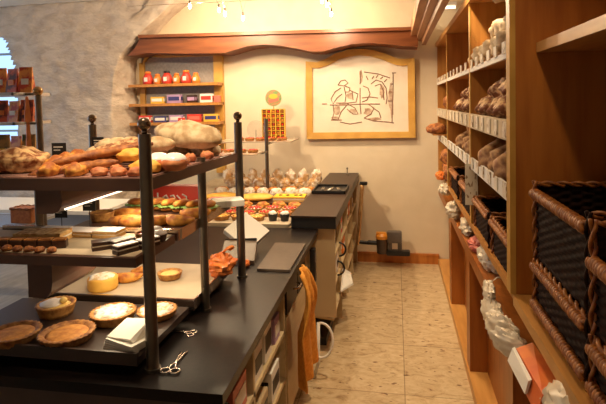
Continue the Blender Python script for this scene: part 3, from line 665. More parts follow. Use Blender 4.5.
# raised counter
RT = .95
rc = thing('raised_counter', 'raised counter with brown black top and taupe side standing against the back wall', 'counter', (-.55, 4.3, 0)); B = (-.55, 4.3, 0)
part('top', MB().box(-.705, -.395, 3.24, 5.285, RT-.012, RT), BROWNTOP, rc, B)
part('top_edge', MB().box(-.70, -.40, 3.245, 5.28, RT-.085, RT-.012), DARK, rc, B)
part('end_panel', MB().box(-.70, -.41, 3.265, 3.285, .26, RT-.085), TAUP, rc, B)
part('end_panel', MB().box(-.70, -.42, 5.24, 5.26, 0, RT-.085), TAUP, rc, B)
part('back_board', MB().box(-.72, -.70, 3.265, 5.26, .05, RT-.085), TAUP, rc, B)
for k, z in enumerate((.26, .45, .65)): part('shelf_board', MB().hexa([(-.70, 3.285, z), (-.43, 3.285, z-.03), (-.43, 5.24, z-.03), (-.70, 5.24, z), (-.70, 3.285, z+.015), (-.43, 3.285, z-.015), (-.43, 5.24, z-.015), (-.70, 5.24, z+.015)]), ASH, rc, B)
for y in (3.75, 4.25, 4.75): part('upright', MB().box(-.70, -.425, y, y+.02, .05, RT-.085), ASH, rc, B)
part('plinth', MB().box(-.70, -.50, 3.40, 5.24, 0, .05), DARK, rc, B)
part('leg', MB().box(-.70, -.64, 3.30, 3.36, 0, .26), TAUP, rc, B)
for k, (y, z, h, m_, lb) in enumerate(((3.50, .655, .12, PAPER, 'white paper bag at the near end of the top shelf inside the raised counter'), (3.65, .455, .13, PAPER, 'white paper bag on the middle shelf inside the raised counter'), (3.95, .655, .14, RED, 'red packet on the top shelf inside the raised counter'),
      (4.12, .455, .12, ORNG, 'orange packet on the middle shelf inside the raised counter'), (4.45, .655, .14, CHOC, 'dark packet on the top shelf inside the raised counter'), (4.62, .655, .13, ORNG, 'orange packet further back on the top shelf inside the raised counter'), (4.95, .655, .14, NAVY, 'navy packet nearest the wall inside the raised counter'))):
    carton('stored_packet', .12, .12, h, m_, lb, (-.50, y, z), band=(.3, .6, WHITE if m_ is not PAPER else DARK), cat='packet')
for i, (y, z) in enumerate(((3.62, .62), (3.50, .52))):
    mb = MB().tube([(.0+.05*math.sin(a), 0, .05*math.cos(a)) for a in [k*PI/10 for k in range(11)]], .007, 8)
    tag(put(mb.build('black_hook', DARK, None, True), (-.425, y, z)), ['upper black curved handle on the open side of the raised counter', 'lower black curved handle on the open side of the raised counter'][i], 'handle')
tag(MB().hexa([(-.415, 3.62, .30), (-.33, 3.70, .33), (-.36, 3.85, .36), (-.415, 3.80, .40), (-.42, 3.62, .31), (-.335, 3.70, .345), (-.365, 3.85, .375), (-.42, 3.80, .42)]).build('paper_sheet', PAPER), 'white paper corner sticking out below the raised counter', 'paper')
# coat-like orange strap with dark knob at the far end
t = thing('hanging_apron', 'orange and ash coloured cloth hanging at the wall end of the raised counter', 'cloth', (-.385, 4.95, .30))
b = bmesh.new(); rows = []
for j in range(15):
    row = []
    for i in range(13):
        u = i/12; row.append(b.verts.new((.015*math.sin(u*PI*4+j*.2)+.05*j/14, (u-.5)*(.08+.14*(1-j/14)) , .58*(j/14)-.0)))
    rows.append(row)
for j in range(14):
    for i in range(12): b.faces.new((rows[j][i], rows[j][i+1], rows[j+1][i+1], rows[j+1][i]))
m = MB(); m.b.free(); m.b = b; o = m.build('cloth', mat('tan_cloth', (.50, .25, .08), (.64, .40, .17), .85, 20), t, True); sm = o.modifiers.new('t', 'SOLIDIFY'); sm.thickness = .006
MB().box(.02, .10, -.02, .02, .575, .61, bev=.01).build('hook', DARK, t, 'auto')
# tray with knives on raised counter
q = W(330, 192, Z=RT)
t = thing('cutlery_tray', 'black shallow tray lying on the raised counter top', 'tray', (-.555, 4.22, RT))
MB().box(-.14, .14, -.17, .17, 0, .006).box(-.14, -.13, -.17, .17, 0, .025).box(.13, .14, -.17, .17, 0, .025).box(-.14, .14, -.17, -.16, 0, .025).box(-.14, .14, .16, .17, 0, .025).build('tray_body', DARK, t)
for i, (x, y, a) in enumerate(((-.07, .0, 0.1), (0.0, .03, -.1), (.07, -.01, .25))):
    k_ = thing('cake_knife', ['left steel cake knife lying in the black tray', 'middle steel cake knife lying in the black tray', 'right steel cake knife lying in the black tray'][i], 'knife', (-.555+x, 4.22+y, RT+.008), a)
    MB().prism([(-.012, -.02), (.012, -.02), (.012, .10), (-.002, .12), (-.012, .08)], 0, .003, 'z').build('blade', CHROME, k_); MB().tube([(0, -.02, .004), (0, -.11, .006)], .008, 8).build('knife_handle', DARK if i != 1 else WHITE, k_, True)
tag(put(MB().lathe([(.018, 0), (.018, .005), (.005, .01), (.005, .06), (.012, .07), (.004, .08)], 16).build('bell_stand', STEEL, None, True), (-.50, 5.12, RT)), 'tiny dark metal stand on the far end of the raised counter', 'stand')

# ---------------------------------------------------------------- display case
dc = thing('display_case', 'brown and glass pastry display case with ball topped posts on the black counter', 'display case', (-1.1, 1.9, CT)); B = (-1.1, 1.9, CT)
def post(x, y, r, z0, z1, ball=True):
    o = part('post', MB().tube([(x, y, z0), (x, y, z1)], r, 20).tube([(x, y, z0), (x, y, z0+.01)], r*1.3, 20), STEEL, dc, B, smooth='auto')
    if ball:
        f = MB().tube([(x, y, z1), (x, y, z1+.012)], r*.45, 12).ball((x, y, z1+.012+r*.95), r*1.08, r*1.08, r*1.08, 0, 0, 20, 12).build('ball_finial', mat('bronze_ball', (.26, .19, .13), None, .22, metal=.9), o, True)
PA, PM, PB = (-.773, 1.443), (-.778, 1.909), (-.748, 2.305)
post(*PA, .0195, CT, 1.615); post(*PM, .017, CT, 1.49, False); post(*PB, .0195, CT, 1.615)
post(-1.52, 2.305, .0195, CT, 1.615); post(-1.54, 1.443, .0195, CT, 1.615); post(-1.53, 1.909, .017, CT, 1.45, False)
part('upper_shelf', MB().hexa([(-1.55, 1.44, 1.43), (-.78, 1.465, 1.43), (-.745, 2.28, 1.43), (-1.53, 2.28, 1.43), (-1.55, 1.44, 1.47), (-.78, 1.465, 1.47), (-.745, 2.28, 1.47), (-1.53, 2.28, 1.47)]), SHELFB, dc, B)
part('shelf_liner', MB().hexa([(-1.53, 1.45, 1.47), (-.79, 1.475, 1.47), (-.755, 2.27, 1.47), (-1.52, 2.27, 1.47), (-1.53, 1.45, 1.473), (-.79, 1.475, 1.473), (-.755, 2.27, 1.473), (-1.52, 2.27, 1.473)]), GLASSY, dc, B)
part('middle_shelf', MB().hexa([(-1.55, 1.385, 1.20), (-.80, 1.41, 1.20), (-.80, 1.69, 1.20), (-1.55, 1.69, 1.20), (-1.55, 1.385, 1.23), (-.80, 1.41, 1.23), (-.80, 1.69, 1.23), (-1.55, 1.69, 1.23)]), SHELFB, dc, B)
part('shelf_liner', MB().box(-1.54, -.81, 1.42, 1.685, 1.23, 1.232), TRAY, dc, B)
part('middle_shelf', MB().box(-1.27, -.79, 1.72, 2.28, 1.205, 1.232), SHELFB, dc, B)
part('tray_edge', MB().box(-1.53, -.79, 1.70, 1.72, 1.205, 1.245), CHROME, dc, B)
part('side_lip', MB().box(-.79, -.785, 1.72, 2.28, 1.205, 1.245), CHROME, dc, B)
part('lower_tray', MB().box(-1.53, -.80, 1.40, 1.79, .895, .92).box(-1.53, -.80, 1.395, 1.405, .895, .935), mat('dark_tray', (.026, .015, .011), (.038, .021, .015), .35, 9), dc, B)
part('tray_feet', MB().box(-1.50, -.85, 1.46, 1.74, CT, .895), DARK, dc, B)
part('lower_tray', MB().box(-1.53, -.795, 1.83, 2.29, .895, .92), TRAY, dc, B)
part('tray_edge', MB().box(-1.53, -.795, 1.82, 1.83, .895, .937).box(-.795, -.79, 1.82, 2.29, .895, .937), CHROME, dc, B)
part('tray_feet', MB().box(-1.50, -.83, 1.86, 2.26, CT, .895), DARK, dc, B)
# lamp housings below the shelves
h1 = part('lamp_housing', MB().box(-1.18, -1.085, 1.46, 2.0, 1.395, 1.43).prism([(-1.18, 1.395), (-1.085, 1.395), (-1.088, 1.375), (-1.10, 1.36), (-1.12, 1.352), (-1.18, 1.35)], 1.46, 2.0), SHELFB, dc, B)
part('lamp_tube', MB().tube([(-1.082, 1.47, 1.366), (-1.082, 1.98, 1.366)], .0032, 10), TUBE, dc, B, smooth=True)
h2 = part('lamp_housing', MB().box(-1.20, -1.11, 1.43, 1.68, 1.13, 1.20).prism([(-1.20, 1.13), (-1.11, 1.13), (-1.115, 1.10), (-1.135, 1.08), (-1.20, 1.08)], 1.43, 1.68), SHELFB, dc, B)
lamp('AREA', (-1.0, 1.80, 1.36), 1.6, (1, .78, .5), .5, target=(-.95, 1.8, 1), size_y=.03)
lamp('AREA', (-1.0, 1.60, 1.19), 2.2, (1, .78, .5), .4, target=(-.95, 1.65, .9), size_y=.03)
lamp('AREA', (-1.0, 2.0, 1.20), 1.6, (1, .78, .5), .5, target=(-1.0, 2.0, .9), size_y=.03)
gl = bpy.data.materials.new('clear_glass'); gl.use_nodes = True; nt = gl.node_tree; nt.nodes.clear()
o_ = nt.nodes.new('ShaderNodeOutputMaterial'); mxs = nt.nodes.new('ShaderNodeMixShader'); tr = nt.nodes.new('ShaderNodeBsdfTransparent'); gs = nt.nodes.new('ShaderNodeBsdfGlossy'); gs.inputs['Roughness'].default_value = .03; fr = nt.nodes.new('ShaderNodeFresnel'); fr.inputs[0].default_value = 1.3
mxs.inputs[0].default_value = .05; nt.links.new(tr.outputs[0], mxs.inputs[1]); nt.links.new(gs.outputs[0], mxs.inputs[2]); nt.links.new(mxs.outputs[0], o_.inputs[0]); tr.inputs[0].default_value = (.95, .95, .93, 1)
part('glass_pane', MB().hexa([(-.776, 1.93, CT+.08), (-.774, 1.93, CT+.08), (-.751, 2.28, CT+.08), (-.753, 2.28, CT+.08), (-.776, 1.93, 1.42), (-.774, 1.93, 1.42), (-.751, 2.28, 1.42), (-.753, 2.28, 1.42)]), gl, dc, B)

# price cards (black)
def card(x, y, z, X=None, Y=None, lb='', s=.035, rz=.1, tz=0):
    q = W(x, y, Y=Y); t = thing('price_card', lb, 'price card', (q.x, q.y, q.z-s*.5), rz)
    MB().box(-s*.55, s*.55, -.001, .001, 0, s*.95).build('card', DARK, t)
    MB().box(-s*.4, s*.3, -.002, -.001, s*.62, s*.68).box(-s*.4, s*.1, -.002, -.001, s*.4, s*.45).build('chalk_line', WHITE, t)
    MB().tube([(0, .002, s*.3), (0, .002, z-q.z+s*.5)], .0015, 6).build('stake', DARK, t); return t
card(59, 149, 1.474, Y=1.84, lb='black price card on a stake above the yellow rolls on the upper shelf', s=.056)
card(98, 142, 1.474, Y=2.08, lb='black price card on a stake behind the pale long loaf', s=.05)
card(61, 212, 1.245, Y=1.71, lb='black price card tilted below the lamp housing on the middle shelf', s=.045)
card(89, 205, 1.245, Y=1.71, lb='black price card upright left of the small tart on the middle shelf', s=.045)

# --- upper shelf breads ---
US = 1.4735
def at_(x, y, Z, dz=0): q = W(x, y, Z=Z); return (q.x, q.y, Z+dz)
l1 = bun('bread_loaf', .20, .12, .085, FLOUR, 'front floured brown loaf at the left end of the upper case shelf', seed=21, slashes=4); put(l1, (-1.35, 1.58, US), .1)
clone(l1, 'rear floured brown loaf at the left end of the upper case shelf', (-1.44, 1.72, US), .2, s=.95)
clone(l1, 'floured brown loaf cut off by the left edge behind the others', (-1.56, 1.86, US), .2, s=.8)
yr = bun('bread_roll', .10, .075, .055, GOLDEN, 'front golden roll beside the floured loaves on the upper case shelf', seed=23, slashes=2); put(yr, (-1.22, 1.62, US), .5)
for i, (x, y, z) in enumerate(((-1.27, 1.74, 0), (-1.17, 1.74, 0), (-1.12, 1.83, .0), (-1.30, 1.86, 0))):
    clone(yr, ['golden roll behind the front one beside the floured loaves', 'golden roll next to the stick loaves', 'golden roll furthest right beneath the pale long loaf', 'golden roll rearmost below the black price card'][i], (x, y, US+z), .4*i)
bg = baguette(.30, .022, BAGU, 'lowest front brown stick loaf leaning to the right on the upper case shelf', seed=1); put(bg, (-1.10, 1.56, US), .35, (0, -.12))
for i, (x, y, z, a) in enumerate(((-1.12, 1.62, .0, .4), (-1.10, 1.68, .01, .45), (-1.06, 1.62, .04, .5), (-1.04, 1.70, .045, .4), (-1.08, 1.76, .02, .5))):
    clone(bg, ['brown stick loaf second from the front on the upper case shelf', 'brown stick loaf third from the front on the upper case shelf', 'brown stick loaf lying across the front ones', 'brown stick loaf highest on the slanting heap', 'rearmost brown stick loaf of the slanting heap'][i], (x, y, US+z), a, (0, -.16))
fo = baguette(.20, .020, FLOUR, 'short floured stick loaf leaning up on the heap left of the pale long loaf'); put(fo, (-1.10, 1.80, US+.055), .55, (0, -.25))
clone(fo, 'short floured stick loaf leaning at the very top of the heap', (-1.03, 1.78, US+.06), .8, (0, -.2))
clone(yr, 'golden roll in front of the stick loaves on the upper case shelf', (-1.06, 1.50, US), .3, s=.8)
clone(yr, 'golden roll tucked between the floured loaves and the stick loaves', (-1.16, 1.50, US), 1.3, s=.8)
yb = bun('yellow_bun', .105, .075, .048, YELL, 'front yellow bun beside the near ball topped post', seed=31); put(yb, (-.845, 1.57, US), .1)
clone(yb, 'yellow bun lying between the stick loaves and the near post', (-.935, 1.64, US+.035), .6, s=.9)
clone(yb, 'yellow bun behind the front one near the post', (-.86, 1.68, US), 1.2, s=.9)
pb = bun('sweet_bun', .058, .045, .030, PINKB, 'first small pink brown bun from the left at the front of the upper case shelf', seed=33)
put(pb, (-.97, 1.50, US), .2)
for i, (x, y) in enumerate(((-.905, 1.505), (-.84, 1.505), (-.95, 1.57))):
    clone(pb, ['second small pink brown bun from the left at the front of the upper case shelf', 'small pink brown bun touching the near post on the upper case shelf', 'small pink brown bun behind the front ones left of the yellow buns'][i], (x, y, US), i)
pl = baguette(.34, .045, PALEL, 'pale floured long loaf behind the stick loaves and yellow buns', name='long_loaf'); put(pl, (-1.12, 1.92, US), .1)
clone(pl, 'second pale floured long loaf lying on top of the first', (-1.06, 1.90, US+.035), .22, s=.95)
clone(pl, 'third pale floured long loaf behind the other two', (-1.15, 2.03, US), .1, s=.95)
# big country loaves
big = bun('country_loaf', .33, .19, .115, PALEL, 'huge pale floured country loaf on top of the upper case shelf', seed=41, slashes=2, nz=.15); put(big, (W(187, 135, Y=2.1).x, 2.10, US+.045), -.18, (0, .10))
clone(big, 'smaller pale country loaf leaning behind the centre post on the upper case shelf', (-.87, 2.17, US), -.4, (0, .1), .55)
clone(big, 'pale country loaf underneath the huge one', (-1.02, 2.18, US), .1, None, .5)
bl = berliner(.047, 'white iced doughnut in front of the country loaf to the right of the near post'); put(bl, (W(177, 170, Z=US).x+.004, 1.62, US))
clone(bl, 'white iced doughnut half hidden behind the near ball topped post', (W(158, 170, Z=US).x+.01, 1.63, US), 1)
sr = bun('bread_roll', .06, .045, .035, PINKB, 'small reddish roll leftmost in the row behind the doughnuts', seed=44)
put(sr, (-.93, 1.76, US), .3)
for i, (x, y) in enumerate(((-.87, 1.78), (-.81, 1.80), (-.88, 1.86), (-.82, 1.90), (-.79, 2.0))):
    clone(sr, ['small reddish roll second in the row behind the doughnuts', 'small reddish roll at the shelf edge behind the doughnuts', 'small reddish roll in the back row behind the doughnuts', 'small reddish roll left of the centre post', 'small reddish roll just behind the centre post'][i], (x, y, US), i*.7)

# --- middle shelf near section ---
MS = 1.2325
al = slice_cake(.17, .085, .036, SPONGE, ALMOND, 'long almond topped sponge cake at the left of the middle shelf'); put(al, (-1.235, 1.555, MS+.0), .12)
bwn = thing('brownie', 'leftmost dark brownie piled against the almond cake', 'cake')
MB().box(-.022, .022, -.018, .018, 0, .026, bev=.003).build('brownie_body', CHOC, bwn); MB().box(-.02, .02, -.016, .016, .026, .030).build('crumb_top', CARAM, bwn)
put(bwn, (-1.32, 1.475, MS), .1)
for i in range(4): clone(bwn, [f'{ordl(i+1,6)} dark brownie from the left in front of the almond cake'][0], (-1.27+.05*i, 1.478+.004*i, MS), .1+.1*i)
crn = bun('nut_cookie', .034, .03, .018, BAGU, 'leftmost small brown nut cookie along the front of the middle shelf', cat='cookie', seed=51)
put(crn, (-1.36, 1.43, MS))
for i in range(6): clone(crn, f'{ordl(i+1,8)} small brown nut cookie from the left along the front of the middle shelf', (-1.32+.042*i, 1.432+.002*(i % 2), MS), i)
wc = slice_cake(.115, .07, .022, SPONGE, ICING, 'left white iced jam cake strip at the back of the middle shelf'); put(wc, (-1.26, 1.645, MS), .02)
clone(wc, 'middle white iced jam cake strip at the back of the middle shelf', (-1.14, 1.642, MS), 0)
clone(wc, 'right white iced jam cake strip at the back of the middle shelf', (-1.03, 1.638, MS), 0).scale = (.8, 1, 1.2)
dk = slice_cake(.036, .075, .03, CHOC, ICING, 'first dark chocolate slice with white icing from the left beside the near post')
put(dk, (-.862, 1.46, MS), -.5)
for i in range(2): clone(dk, f'{ordl(i+1,4)} dark chocolate slice with white icing from the left beside the near post', (-.90+.0+.078*(i), 1.51+.02*i, MS), -.5)
bs = slice_cake(.045, .10, .028, CHOC, CHOC, 'plain dark chocolate bar in the middle of the front of the shelf'); put(bs, (-.95, 1.50, MS), -.9)
ic = tart(.028, .03, BERRY, 'small iced berry tartlet left of the near post on the middle shelf', top=None, name='tartlet'); put(ic, (-.87, 1.59, MS))
def cupcake(label):
    t = thing('iced_cupcake', label, 'cake'); MB().lathe([(.020, 0), (.026, .022), (.027, .024)], 24, flute=.03, nf=12).build('cup', CHOC, t, True)
    MB().ball((0, 0, .026), .026, .026, .012, .1, 1, 16, 8, .3).build('icing', ICING, t, True); return t
cc = cupcake('iced cupcake beside the white strips left of the near post'); put(cc, (-.855, 1.65, MS))
clone(cc, 'iced cupcake right of the near post at the shelf end', (-.815, 1.60, MS), 0); clone(cc, 'iced cupcake rearmost at the right end of the middle shelf', (-.83, 1.545, MS), 0, s=.9)

# --- middle shelf rear section ---
MR = 1.2325
tb = tart(.05, .035, CARAM, 'small golden bowl shaped tart at the left of the rear middle shelf', name='tart_bowl'); put(tb, (W(98, 222, Z=MR).x, W(98, 222, Z=MR).y+.03, MR))
cr = croissant('croissant', .062, .026, GOLDEN, 'front golden croissant on the rear middle shelf left of the near post'); put(cr, (W(122, 227, Z=MR).x, 1.80, MR), .5)
cl = ['golden croissant directly behind the near post on the rear middle shelf', 'golden croissant lying right of the near post', 'second golden croissant right of the near post', 'rearmost golden croissant beside the centre post', 'croissant half hidden under the sandwiches']
for i, (x, y, a) in enumerate(((-1.02, 1.78, .2), (-.93, 1.80, .6), (-.86, 1.82, -.2), (-.83, 1.95, .3), (-1.13, 1.92, .1))): clone(cr, cl[i], (x, y, MR), a)
def sandwich(label):
    t = thing('sandwich', label, 'sandwich'); MB().ball((0, 0, .012), .05, .028, .014, .1, 1, 18, 8, .2).build('lower_bun', GOLDEN, t, True)
    mb = MB()
    for k in range(10): mb.ball((.047*math.cos(k*.63), .027*math.sin(k*.63), .024), .014, .012, .004, .5, k, 10, 6)
    mb.ball((0, 0, .024), .046, .026, .004).build('lettuce', GREEN, t, True)
    MB().ball((0, 0, .036), .048, .026, .018, .1, 2, 18, 8, .4).build('upper_bun', GOLDEN, t, True); return t
sw = sandwich('leftmost lettuce sandwich in the back row of the middle shelf'); put(sw, (-1.16, 2.08, MR), .1)
for i in range(5): clone(sw, f'{ordl(i+1,7)} lettuce sandwich from the left in the back row', (-1.07+.065*i+(.0), 2.09-.012*i, MR), 1.2)
# red logo box standing at the back
q0 = W(150, 210, Y=2.18); q1 = W(197, 210, Y=2.18)
rb = thing('printed_box', 'large red box with white lettering behind the sandwiches', 'box', ((q0.x+q1.x)/2, 2.21, MR))
hw = (q1.x-q0.x)/2+.01; hh = W(170, 186, Y=2.18).z-MR
MB().box(-hw, hw, -.03, .03, 0, hh, bev=.003).build('box_body', RED, rb)
MB().box(-hw*.98, -hw*.2, -.032, -.030, .005, hh*.42).build('grey_panel', mat('grey_print', (.35, .27, .2), None, .5), rb)
mb = MB(); s = hw/24
def lg(pts): mb.tube([((x-174)*s, -.033, hh-(y-186)*s*1.0) for x, y in pts], .004, 6)
for P in ([(151, 196), (154, 194), (156, 197), (153, 200), (151, 197)], [(160, 192), (160, 198), (163, 199)], [(165, 196), (168, 194), (170, 197), (166, 199), (170, 200)], [(172, 195), (175, 194), (177, 198), (174, 206)], [(178, 194), (182, 198), (178, 206)], [(183, 193), (187, 195), (187, 201), (181, 205)]): lg(P)
mb.build('white_lettering', WHITE, rb, True)
tag(put(MB().box(-.07, .07, -.05, .05, 0, .012).build('cake_board', RED), (W(205, 195, Z=1.31).x, 2.26, 1.24)), 'red flat box right of the centre post on the rear middle shelf', 'box')

# --- lower tray near section ---
LT = .9205
def t_at(o, x, y, Z, rz=0, s=None):
    q = W(x, y, Z=Z); return put(o, (q.x, q.y, Z), rz, s=s)
HT = .03
p1 = tart(.090, HT, CARAM, 'caramel tart in the front middle of the lower case tray', name='caramel_tart', shell=TSH); t_at(p1, 67, 331, LT+HT); p1.location.z = LT
p2 = tart(.085, HT, CARAM, 'caramel tart cut off by the left edge of the lower case tray', name='caramel_tart', shell=TSH); t_at(p2, 14, 331, LT+HT); p2.location.z = LT
p3 = tart(.070, .042, CUST, 'tall custard tart with icing and a cream ball behind the caramel tart', top='cream', name='custard_tart'); t_at(p3, 56, 303, LT+.042); p3.location.z = LT
p4 = tart(.082, .035, CARAM, 'sugar dusted tart in the middle of the lower case tray', top='sugar', name='sugared_tart'); t_at(p4, 113, 311, LT+.035); p4.location.z = LT
p5 = tart(.074, .025, CARAM, 'flat nut tart behind the near post on the lower case tray', top='sugar', name='nut_tart'); t_at(p5, 168, 311, LT+.025); p5.location.z = LT; p5.location.x = -.885; p5.location.y += .01
# lower tray rear section
sp = thing('sponge_tart', 'tall sponge cake dusted with sugar on the rear lower tray', 'cake')
MB().lathe([(.060, 0), (.063, .01), (.063, .045), (.058, .052)], 32).build('cake_body', YELL, sp, True); MB().ball((0, 0, .045), .058, .058, .018, .3, 3, 24, 8, .5).build('sugar_topping', SUGAR, sp, True)
q = W(97, 292, Z=LT); put(sp, (q.x, q.y+.045, LT))
pt_ = tart(.055, .028, CUST, 'round fluted tart between the near post and the centre post on the rear lower tray', name='fluted_tart'); q = W(170, 278, Z=LT); put(pt_, (q.x, q.y, LT))
clone(cr, 'croissant lying behind the sponge cake on the rear lower tray', (W(126, 282, Z=LT).x, W(126, 282, Z=LT).y, LT), .2)
clone(cr, 'croissant half behind the near post on the rear lower tray', (W(140, 277, Z=LT).x, W(140, 277, Z=LT).y+.06, LT), 1.2, s=.9)
# paper stack on counter by the post
q = W(127, 337, Z=.95)
for i in range(5):
    tag(put(MB().box(-.062, .062, -.050, .050, 0, .006, bev=.001).build('paper_sheet_pack', PAPER), (-.872+.003*i, 1.475-.002*i, LT+.0066*i), -.15-.05*i), f'{["lowest", "second lowest", "middle", "second highest", "top"][i]} white paper pack of the pile beside the near post', 'paper', 'white paper packs')
tag(put(MB().hexa([(-.06, -.04, 0), (.06, -.04, 0), (.06, .05, 0), (-.06, .05, 0), (-.055, -.04, .002), (.05, -.045, .012), (.055, .045, .045), (-.05, .045, .03)]).build('wrapping_paper', PAPER), (-.872, 1.475, LT+.0335), -.25), 'loose folded white paper lying on the pile beside the near post', 'paper')

# tongs / scissors on counter
def tongs(label, q, rz, s=1):
    t = thing('pastry_tongs', label, 'tongs', q, rz)
    for sgn in (-1, 1):
        MB().tube([(sgn*.018+.017*math.cos(a), .017*math.sin(a), .005) for a in [k*2*PI/14 for k in range(15)]], .0035, 8).build('finger_ring', CHROME, t, True)
        MB().tube([(sgn*.012, .018, .005), (sgn*.004, .045, .007), (-sgn*.004, .065, .007), (-sgn*.006, .12, .005), (-sgn*.012, .135, .005)], .0035, 8).build('arm', CHROME, t, True)
    t.scale = (s, s, s); return t
tongs('steel scissor tongs lying nearest on the black counter right of the near post', (W(170, 372, Z=CT).x, W(170, 372, Z=CT).y, CT), .05, .9)
tongs('steel scissor tongs lying further back on the black counter', (W(192, 334, Z=CT).x, W(192, 334, Z=CT).y, CT), 1.5, .7)
crumpled('plastic_bag', .065, .075, .055, BAGO, 'crumpled orange plastic bag behind the glass between centre and far post', 'bag', (W(225, 283, Z=CT).x+.0, 2.17, CT+.062), seed=61, knot=True)
crumpled('cloth_scrap', .02, .03, .02, BAGO, 'small red orange lump right of the far post on the counter', 'wrapper', (W(248, 262, Z=CT).x+.01, 2.46, CT), seed=66)
# black scales and things between case and far display
t = thing('card_reader', 'grey angled machine on the black counter behind the far post', 'machine', (-.84, 2.58, CT), .2)
MB().hexa([(-.10, -.10, 0), (.08, -.10, 0), (.08, .10, 0), (-.10, .10, 0), (-.10, -.10, .03), (.08, -.10, .02), (.08, .10, .07), (-.10, .10, .08)]).build('body', mat('grey_plastic', (.16, .12, .09), None, .4), t)
MB().box(-.10, .08, .10, .105, .0, .085).build('rear_cover', DARK, t)
t = carton('cake_box', .19, .19, .035, WHITE, 'white cardboard cake box leaning tilted behind the far post', (-.87, 2.78, CT+.085), -.2)
t.rotation_euler = (.45, .55, -.25)
o = carton('cake_box', .14, .10, .03, PAPER, 'white flat cardboard box seen through the glass left of the far post', (W(222, 203, Z=1.26).x+.0, 2.20, 1.2335), .5)

# ---------------------------------------------------------------- far pastry display
fd = thing('pastry_counter', 'low glass topped pastry counter beside the raised counter', 'counter', (-1.2, 4.2, 0)); B = (-1.2, 4.2, 0)
FD = .88
part('carcass', MB().box(-1.98, -.725, 3.29, 5.27, .0, FD-.03), TAUP, fd, B)
part('display_top', MB().box(-2.0, -.722, 3.28, 5.28, FD-.03, FD), TRAY, fd, B)
# pastries laid out in rows
lab = {}
def field(proto, rows, names):
    first = True; i = 0
    for (x, y, z, rz, s) in rows:
        o = proto if first else copy_tree(proto); first = False
        put(o, (x, y, z), rz, s=s); o['label'] = names[i]; i += 1
rowdesc = ['front', 'second', 'third', 'fourth', 'fifth', 'sixth']
def rowof(proto, y, xs, nm, rd, s=1, dy=.02, rz=0, z=FD):
    out = []
    for i, x in enumerate(xs):
        o = proto if i == 0 else copy_tree(proto)
        put(o, (x, y+dy*math.sin(i*2.1), z), rz+i*.5, s=s)
        o['label'] = f'{ordl(i, 9)} {nm} from the right in the {rd}'; o['group'] = f'{nm}s in the {rd}'
FT = tart(.06, .03, CUST, 'x', top='berries', name='berry_tart'); rowof(FT, 3.52, [-.81, -.945, -1.08, -1.21, -1.34], 'red berry tart', 'second row', dy=.015)
FT2 = tart(.06, .03, CREAM, 'x', top='berries', name='cream_tart'); rowof(FT2, 3.68, [-.80, -.935, -1.07, -1.205, -1.34, -1.47], 'cream and berry tart', 'third row')
FA = tart(.06, .03, CUST, 'x', top='apricot', name='apricot_tart'); rowof(FA, 3.39, [-.98, -1.11, -1.24], 'apricot tart', 'front row', dy=.005)
# yellow glazed cake with dark marks and flat golden cakes
t = slice_cake(.26, .15, .04, SPONGE, mat('bright_yellow_glaze', (.85, .55, .02), None, .3), 'bright yellow glazed cake with dark fruit next to the black tray'); put(t, (-.87, 4.02, FD+.02), .05)
mb = MB()
for x in (-.08, -.02, .05, .09): mb.ball((x, .0, .041), .016, .02, .006, .3, x, 10, 6)
mb.build('dark_fruit', CHOC, t, True)
tag(MB().box(-1.66, -.735, 3.90, 4.19, FD, FD+.02).build('cake_tray', CHOC), 'dark flat tray under the yellow and golden cakes', 'tray')
fc = bun('flat_cake', .30, .22, .05, YELL, 'flat golden yellow cake left of the bright yellow glazed cake', cat='cake', seed=71, nz=.12); put(fc, (-1.17, 4.02, FD+.02), .1)
clone(fc, 'flat golden yellow cake at the left end of the dark tray', (-1.48, 4.04, FD+.02), .5)
rdj = slice_cake(.2, .10, .03, BERRY, BERRY, 'red jelly cake left of the cream tarts'); put(rdj, (-1.44, 3.83-.02, FD), 0); rdj.location = (-1.66, 3.70, FD)
SB = bun('sugared_bun', .12, .10, .07, SUGAR, 'x', cat='pastry', seed=73); rowof(SB, 4.33, [-.80, -.93, -1.06, -1.19, -1.32, -1.45, -1.58], 'sugared bun', 'row behind the golden far cakes')
CB = croissant('croissant', .07, .032, GOLDEN, 'x'); rowof(CB, 4.50, [-.81, -.97, -1.13, -1.29, -1.45, -1.61], 'croissant', 'row behind the sugared buns', rz=.2)
rowof(bun('glazed_bun', .11, .09, .05, GOLDEN, 'x', cat='pastry', seed=77), 3.81, [-.79, -.92, -1.05, -1.18, -1.31, -1.44], 'glazed bun', 'row before the dark tray', dy=.01)
# bagged pastries against the wall
CEL = mat('cellophane', (.62, .36, .15), (.92, .82, .68), .2, 16, bump=.5, lo=.42, hi=.58)
for r_, (y, n_) in enumerate(((4.74, 7), (4.98, 8))):
    for i in range(n_):
        crumpled('bagged_pastry', .055, .055, .055+.03*r_, CEL, f'{ordl(i,9)} cellophane bag of pastry from the right in the {"front" if r_ == 0 else "wall side"} bagged row', 'pastry bag', (-.80-.135*i, y+.02*math.sin(i*3), FD), (0, 0, i), seed=80+i % 4+r_*4, group=f'cellophane bags {"front" if r_ == 0 else "wall side"} row')
# black cups in front
for i, x in enumerate((-.775, -.86)):
    t = thing('chocolate_cup', ['right black dessert cup with cream at the front of the pastry counter', 'left black dessert cup with cream at the front of the pastry counter'][i], 'dessert', (x, 3.385, FD))
    MB().lathe([(.026, 0), (.034, .045), (.035, .05)], 20).build('cup', DARK, t, True); MB().ball((0, 0, .05), .03, .03, .02, .3, i, 14, 8, .3).build('cream', CREAM, t, True)
q = W(262, 226, Z=FD+.02)
